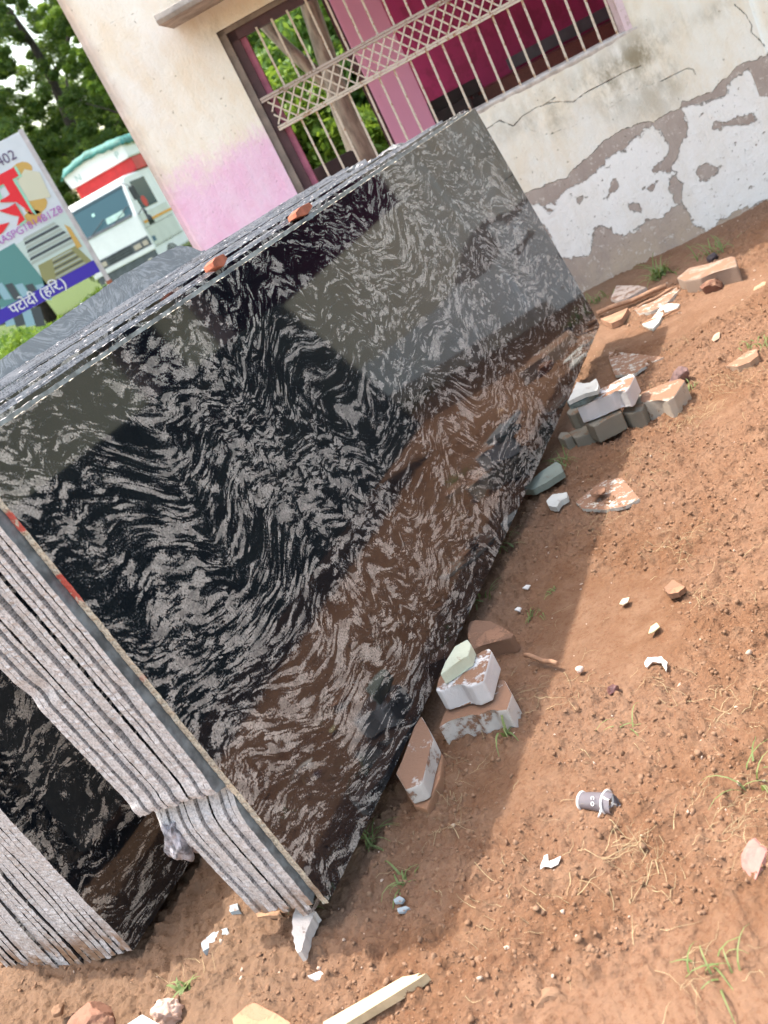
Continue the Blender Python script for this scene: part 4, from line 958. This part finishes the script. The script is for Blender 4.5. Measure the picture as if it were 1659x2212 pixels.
# paper scraps
WP_ = m_dirty('white_paper', (.80, .76, .72), amt=.30, scale=40)
tshard('white torn paper scrap with a notch lying in sunlit soil', [(683,453),(700,395),(715,388),(718,420),(745,410),(772,396),(760,430),(730,445),(700,440)], q8, .014, .002, WP_)
tshard('crumpled whitish scrap lying right of the soil shade edge, largest of the pale scraps', [(1125,655),(1140,628),(1200,625),(1225,650),(1218,690),(1200,650),(1160,645),(1135,672)], q6, .018, .003, WP_)
tshard('pale yellow leaf shaped scrap above the crumpled one', [(1140,520),(1150,490),(1175,473),(1188,490),(1165,510)], q6, .014, .003, m_dirty('yellow_scrap', (.66, .58, .34), amt=.2))
tshard('small pale scrap left of the leaf shaped one, higher up', [(1015,392),(1030,370),(1058,364),(1050,385),(1030,396)], q6, .014, .003, m_dirty('pale_scrap', (.66, .55, .40), amt=.2))
tshard('light blue white chip at the foot of the slab in the shade', [(598,330),(615,316),(634,318),(620,334)], q6, .014, .004, WP_)
tshard('whitish chip in the shade lower of two at the slab foot', [(562,420),(575,408),(592,412),(585,428)], q6, .014, .004, WP_)
tshard('brown square stone chip standing in the sunlit soil', [(1208,325),(1245,288),(1300,318),(1270,345),(1225,350)], q6, .028, .016, MBRN)
tshard('small white chip at the lower centre soil', [(1330,900),(1385,880),(1412,905),(1395,918),(1350,912)], q7, .016, .008, m_dirty('wc', (.66, .62, .60), amt=.3))
tshard('grey chip in shaded soil right of the big stack corner, upper one', [(45,575),(70,560),(92,572),(80,588),(50,588)], q8, .012, .006, MBLU)
tshard('grey chip in shaded soil right of the big stack corner, lower one', [(62,615),(100,605),(115,612),(90,630),(65,630)], q8, .012, .006, MBLU)
rock('stone', 'dark purple stone in the sunlit soil below the crumpled scrap', 'stone', pz(*q6(990, 765), .012), (.020, .015, .013), simple('purple_stone', (.13, .06, .06), .5, .4, 30), 21)
rock('stone', 'white pink stone lump at the shade edge', 'stone', pz(*q6(842, 682), .012), (.014, .012, .010), m_dirty('pinkw', (.66, .50, .42), amt=.3), 22)
rock('stone', 'pink stone at the right frame edge', 'stone', pz(*q8(1615, 395), .02), (.048, .030, .026), simple('pink_stone', (.40, .19, .16), .8, .12, 20, .003), 23, rot=1.0)
rock('stone', 'purple brown boulder behind the outermost paver', 'stone', pz(*q3(1140, 1110), .03), (.05, .05, .04), simple('plum_rock', (.20, .12, .11), .8, .3, 15, .005), 24)
rock('stone', 'dark brown rock with whitish soil next to it near the wall foot', 'stone', pz(*qw(1160, 470), .02), (.07, .06, .045), m_dirty('dkrock', (.19, .09, .06), amt=.5), 25)
rock('stone', 'pale elongated stone lying in sun near the wall foot', 'stone', pz(*qw(1590, 460), .015), (.05, .025, .018), m_dirty('tanst', (.55, .36, .22), amt=.3), 26, rot=.5)
rock('stone', 'pale flat stone in the sun between the shade edge and the soiled plate', 'stone', pz(*qw(1200, 900), .012), (.045, .02, .010), m_dirty('palest', (.62, .46, .34), amt=.3), 27, rot=.7)
rock('stone', 'dark round stone by the wall foot behind the kerb stone', 'stone', pz(*qw(1170, 205), .03), (.035, .035, .035), simple('dark_stone', (.06, .045, .05), .7, .3, 15), 28)
for i, (a, b, s_, lab) in enumerate(((790, 500, .018, 'round clod lying above the paper scrap'), (440, 688, .014, 'tan clod left of the rubble band'), (850, 873, .014, 'yellowish pebble in the lower soil'), (575, 790, .032, 'flat tan brick piece in the lower centre soil'), (705, 1000, .030, 'low tan brick piece near the bottom edge'), (565, 600, .018, 'pinkish clod left of a dry leaf'), (410, 830, .020, 'broad dusty clod in the lower soil'), (215, 785, .016, 'square tan clod near the plank'), (1490, 505, .016, 'tan clod right of the long dry stalks'), (865, 620, .016, 'pale pebble under the dry leaf'))):
    rock('soil_clod', lab, 'clod', pz(*q8(a, b), .006), (s_, s_*.75, s_*.6), CLOD, 40+i, 3, 'bigger clods in the soil', rot=i*.8)

# cup
cp = empty('disposable_cup', tuple(pz(*q8(860, 150), .030))); bpy.context.view_layer.update(); tag(cp, 'crushed smoky plastic cup with white rim and white letters lying on the soil', 'cup')
pA = pz(*q8(852, 140), .024); pB = pz(*q8(995, 148), .026); ax_ = Vector(pB-pA); CL = ax_.length
zz_ = ax_.normalized(); xx_ = Vector((0, 0, 1)).cross(zz_).normalized(); yy_ = zz_.cross(xx_)
Mc = Matrix([[xx_[i], yy_[i], zz_[i], pA[i]] for i in range(3)]+[[0, 0, 0, 1]])
CUPM = NT('smoky_cup_plastic'); CUPM.out((.20, .18, .20), .22, Alpha=.82); CUPM = CUPM.m
CWH = simple('white_cup_plastic', (.82, .80, .78), .4, .05, 30)
bm = bmesh.new(); NR = 32; rings = []
for i, t_ in enumerate(np.linspace(0, 1, 14)):
    r_ = .019+.007*t_; ring = []
    for j in range(NR):
        a = 2*math.pi*j/NR; k = 1+.10*math.sin(3*a+t_*4)*t_+.05*(float(fbm(a*2, t_*5, 2, 3))-.5)
        if t_ > .85 and math.sin(a+1.0) > .2: k -= .35*(t_-.85)/.15
        ring.append(bm.verts.new((r_*k*math.cos(a), r_*k*.86*math.sin(a), CL*t_)))
    rings.append(ring)
for i in range(13):
    for j in range(NR): f_ = bm.faces.new((rings[i][j], rings[i][(j+1) % NR], rings[i+1][(j+1) % NR], rings[i+1][j])); f_.smooth = True
bm.faces.new(rings[0][::-1])
me = bpy.data.meshes.new('cup_body'); bm.to_mesh(me); bm.free(); cb_ = link('cup_body', me, CUPM, cp); cb_.matrix_world = Mc
def ring(z, r, tr, nm, tail=False):
    mb = MB(); pts = [(r*math.cos(a), r*.86*math.sin(a), z) for a in np.linspace(0, 2*math.pi, 28)]
    mb.tube(pts, tr, 6); o = mb.build(nm, CWH, cp); o.matrix_world = Mc; return o
ring(.002, .0195, .0032, 'base_ring'); ring(CL*.78, .0262, .0026, 'rim')
mb = MB(); mb.tube([(-.024, .004, CL*.77), (-.030, -.004, CL*.72), (-.036, -.010, CL*.66)], [.003, .003, .002], 6); o = mb.build('torn_rim', CWH, cp); o.matrix_world = Mc
# letters wrap the upper side of the cup that faces the camera
bpy.context.view_layer.update()
vdir = Vector(O-pA).normalized(); rl = Mc.to_3x3().inverted() @ vdir; ang = math.atan2(rl.y, rl.x)
tx = text('C O', .012, (0, 0, 0), CWH, cp, extrude=.0006, align='CENTER', rot=(0, 0, 0))
rr_ = Vector((math.cos(ang), math.sin(ang), 0)); up3 = Mc.to_3x3() @ rr_; tl = Mc.to_3x3() @ Vector((0, 0, 1)); tg_ = up3.cross(tl)
# text x axis runs round the cup, its y axis along the cup
pos = Mc @ (rr_*.0262+Vector((0, 0, CL*.50)))
tx.matrix_world = Matrix([[-tg_[i], -tl[i]*-1, up3[i], pos[i]] for i in range(3)]+[[0, 0, 0, 1]])
if tx.matrix_world.to_3x3().determinant() < 0: tx.matrix_world = Matrix([[tg_[i], tl[i], up3[i], pos[i]] for i in range(3)]+[[0, 0, 0, 1]])

# ------------------------------------------------------------------ soil crumbs, dry grass, tufts
bm = bmesh.new(); bmesh.ops.create_icosphere(bm, subdivisions=1, radius=1); ico_v = np.array([v.co[:] for v in bm.verts]); ico_f = np.array([[v.index for v in f.verts] for f in bm.faces]); bm.free()
def crumbs(n, name, mat, smin, smax, pw, seed, thr=.46):
    r = np.random.default_rng(seed); pts = []
    while sum(map(len, pts)) < n:
        x = r.uniform(-1.7, 3.0, 20000); y = 1.5+4.6*r.uniform(0, 1, 20000)**1.25
        nn = (x-D0[0])*nh[0]+(y-D0[1])*nh[1]
        m = fbm(x*2.3+5, y*2.3, 3, 11)
        k = (m+r.normal(0, .07, 20000) > thr) & ((nn > -.2) | (r.uniform(0, 1, 20000) < .25))
        k &= (x-W0[0])*Win[0]+(y-W0[1])*Win[1] < -.02
        pts.append(np.stack([x[k], y[k]], -1))
    p = np.concatenate(pts)[:n]; s_ = smin+(smax-smin)*r.uniform(0, 1, n)**pw
    z = gz(p[:, 0], p[:, 1])-s_*.05
    sc3 = s_[:, None]*r.uniform(.5, 1.3, (n, 3)); an = r.uniform(0, 6.28, n)
    jit = 1+r.uniform(-.42, .42, (n, 12, 1)); v = ico_v[None]*jit*sc3[:, None, :]
    ca, sa = np.cos(an)[:, None], np.sin(an)[:, None]
    vx = v[..., 0]*ca-v[..., 1]*sa; vy = v[..., 0]*sa+v[..., 1]*ca
    V = np.stack([vx+p[:, 0:1], vy+p[:, 1:2], v[..., 2]+z[:, None]], -1).reshape(-1, 3)
    Fc = (ico_f[None]+(np.arange(n)*12)[:, None, None]).reshape(-1, 3)
    tag(link(name, nmesh(name, V, Fc), mat), 'loose crumbs of red soil and grit strewn over the ground', 'soil crumbs', None, 'stuff')
crumbs(70000, 'soil_crumbs', CLOD, .0014, .0078, 8.0, 1)
crumbs(900, 'grit', m_dirty('grit', (.55, .42, .33), amt=.3), .002, .007, 3, 2, .3)
def strand(Vl, Fl, p, ang, L_, wd, curl, lift, r, seg=6):
    b = len(Vl)*0+sum(len(a) for a in Vl); pts = []; a = ang; x, y = p
    for i in range(seg+1):
        t_ = i/seg; z = float(gz(x, y))+.003+lift*math.sin(math.pi*t_)*L_ ; ww = wd*(1-.75*t_)
        nx_, ny_ = -math.sin(a)*ww, math.cos(a)*ww
        pts += [(x-nx_, y-ny_, z), (x+nx_, y+ny_, z+wd*.4)]
        x += math.cos(a)*L_/seg; y += math.sin(a)*L_/seg; a += curl/seg+r.normal(0, .12)
    Vl.append(pts)
    Fl += [[b+2*i, b+2*i+2, b+2*i+3, b+2*i+1] for i in range(seg)]
r = np.random.default_rng(5); Vl = []; Fl = []
cl = [(q6, 1380, 330, 26), (q6, 1450, 880, 30), (q8, 1180, 510, 34), (q8, 1500, 290, 40), (q8, 1330, 900, 22), (q6, 1200, 760, 25), (q3, 1250, 1440, 70), (q3, 820, 1930, 25), (q3, 760, 1780, 20), (q6, 300, 600, 30), (q4, 1250, 950, 25), (q4, 650, 1650, 30), (q3, 560, 950, 25), (q8, 620, 600, 22), (q6, 1250, 150, 40), (q7, 830, 930, 20), (q8, 1000, 370, 26), (qw, 1350, 1280, 60), (qw, 900, 980, 30), (q6, 900, 60, 20), (q8, 250, 300, 14)]
cnt = 0
for cv, a, b, n in cl:
    n = int(n*.85)
    c_ = pz(*cv(a, b)); base = r.uniform(0, 6.28)
    for i in range(n):
        p = c_[:2]+r.normal(0, .055, 2); strand(Vl, Fl, p, base+r.normal(0, .8), r.uniform(.02, .10), r.uniform(.0003, .0010), r.normal(0, .5), abs(r.normal(0, .10)), r)
for i in range(650):
    p = (r.uniform(-.6, 2.9), 1.5+4.5*r.uniform()**1.2)
    if (p[0]-D0[0])*nh[0]+(p[1]-D0[1])*nh[1] < .02 or (p[0]-W0[0])*Win[0]+(p[1]-W0[1])*Win[1] > -.03: continue
    strand(Vl, Fl, p, r.uniform(0, 6.28), r.uniform(.02, .09), r.uniform(.0004, .0011), r.normal(0, 1.0), abs(r.normal(0, .08)), r)
V = np.array([v for a in Vl for v in a])
tag(link('dry_grass_litter', nmesh('dry_grass_litter', V, np.array(Fl)), DRY), 'dry grass stalks and straw scattered over the red soil', 'dry grass', None, 'stuff')
def tuft(label, conv, a, b, n, L0, lean, mat=GREEN, wd=.003, spread=.012):
    c_ = pz(*conv(a, b)); V = []; Fc = []
    for i in range(n):
        an = r.uniform(0, 6.28); L_ = L0*r.uniform(.5, 1.2); x, y = r.normal(0, spread, 2); z = 0; el = r.uniform(.5, 1.4); b0 = len(V)
        for k in range(6):
            t_ = k/5; ww = wd*(1-.9*t_)+.0002
            V += [(x-math.sin(an)*ww, y+math.cos(an)*ww, z), (x+math.sin(an)*ww, y-math.cos(an)*ww, z+ww*.3)]
            x += math.cos(an)*math.cos(el)*L_/5; y += math.sin(an)*math.cos(el)*L_/5; z = max(.002, z+math.sin(el)*L_/5); el -= lean/5*r.uniform(.8, 1.6)
        Fc += [[b0+2*k, b0+2*k+2, b0+2*k+3, b0+2*k+1] for k in range(5)]
    o = link('grass_tuft', mesh('grass_tuft', V, Fc), mat, loc=(c_[0], c_[1], float(gz(c_[0], c_[1]))-.002)); tag(o, label, 'grass tuft', 'green grass tufts in the soil'); return o
tuft('green grass tuft in the shaded soil right of the near slab corner', q8, 90, 500, 16, .085, 2.0, wd=.0032)
tuft('broad green blade curling out beside the half buried near paver', q4, 1140, 1250, 5, .11, 1.8, wd=.005, spread=.006)
tuft('grass growing at the near corner foot of the front slab', q8, -60, 330, 18, .09, 1.8, wd=.0025)
tuft('grass tuft under the slab in the middle of its foot', q6, 500, 150, 22, .12, 1.7, wd=.003, spread=.03)
tuft('thin grass at the slab foot by the small green marble', q3, 230, 1800, 24, .10, 1.8, wd=.0025, spread=.025)
tuft('thin grass below the brown flagstone in the shade', q6, 420, 380, 12, .10, 2., wd=.003, spread=.02)
tuft('small grass tuft in the shade right of the brown flagstone', q6, 640, 440, 14, .05, 2.2, wd=.0022, spread=.02)
tuft('single small grass tuft higher in the shade', q6, 725, 345, 8, .05, 1.8, wd=.0022)
tuft('large green grass tuft in the bottom right soil', q8, 1430, 900, 12, .10, 1.9, wd=.0020, spread=.02)
tuft('long green grass blades at the right frame edge', q8, 1600, 80, 9, .12, 1.6, wd=.0022, spread=.02)
tuft('green blades beside the crumpled scrap in sunlight', q6, 1070, 930, 6, .10, 2.0, wd=.002, spread=.012)
tuft('grass on the end of the outermost far paver', q3, 1200, 1210, 18, .08, 1.9, wd=.0028, spread=.02)
tuft('grass patch at the soiled plate near the right edge', qw, 1580, 980, 26, .09, 1.9, wd=.0025, spread=.04)
tuft('leafy weed growing at the foot of the wall behind the sticks', qw, 720, 370, 46, .15, 1.2, wd=.006, spread=.03)
tuft('pale weed at the foot of the wall behind the kerb stone', qw, 1200, 160, 30, .14, 1.2, wd=.004, spread=.05)
tuft('grass right behind the slab corner at the wall side', qw, 130, 600, 30, .12, 1.4, wd=.0035, spread=.04)
tuft('small weed with round leaves in front of the left stack shade', q7, 800, 960, 12, .05, 1.5, wd=.005, spread=.01)
tuft('grass blades over the white pointed shard at the slab corner', q7, 1370, 600, 16, .07, 2.0, wd=.0025, spread=.012)
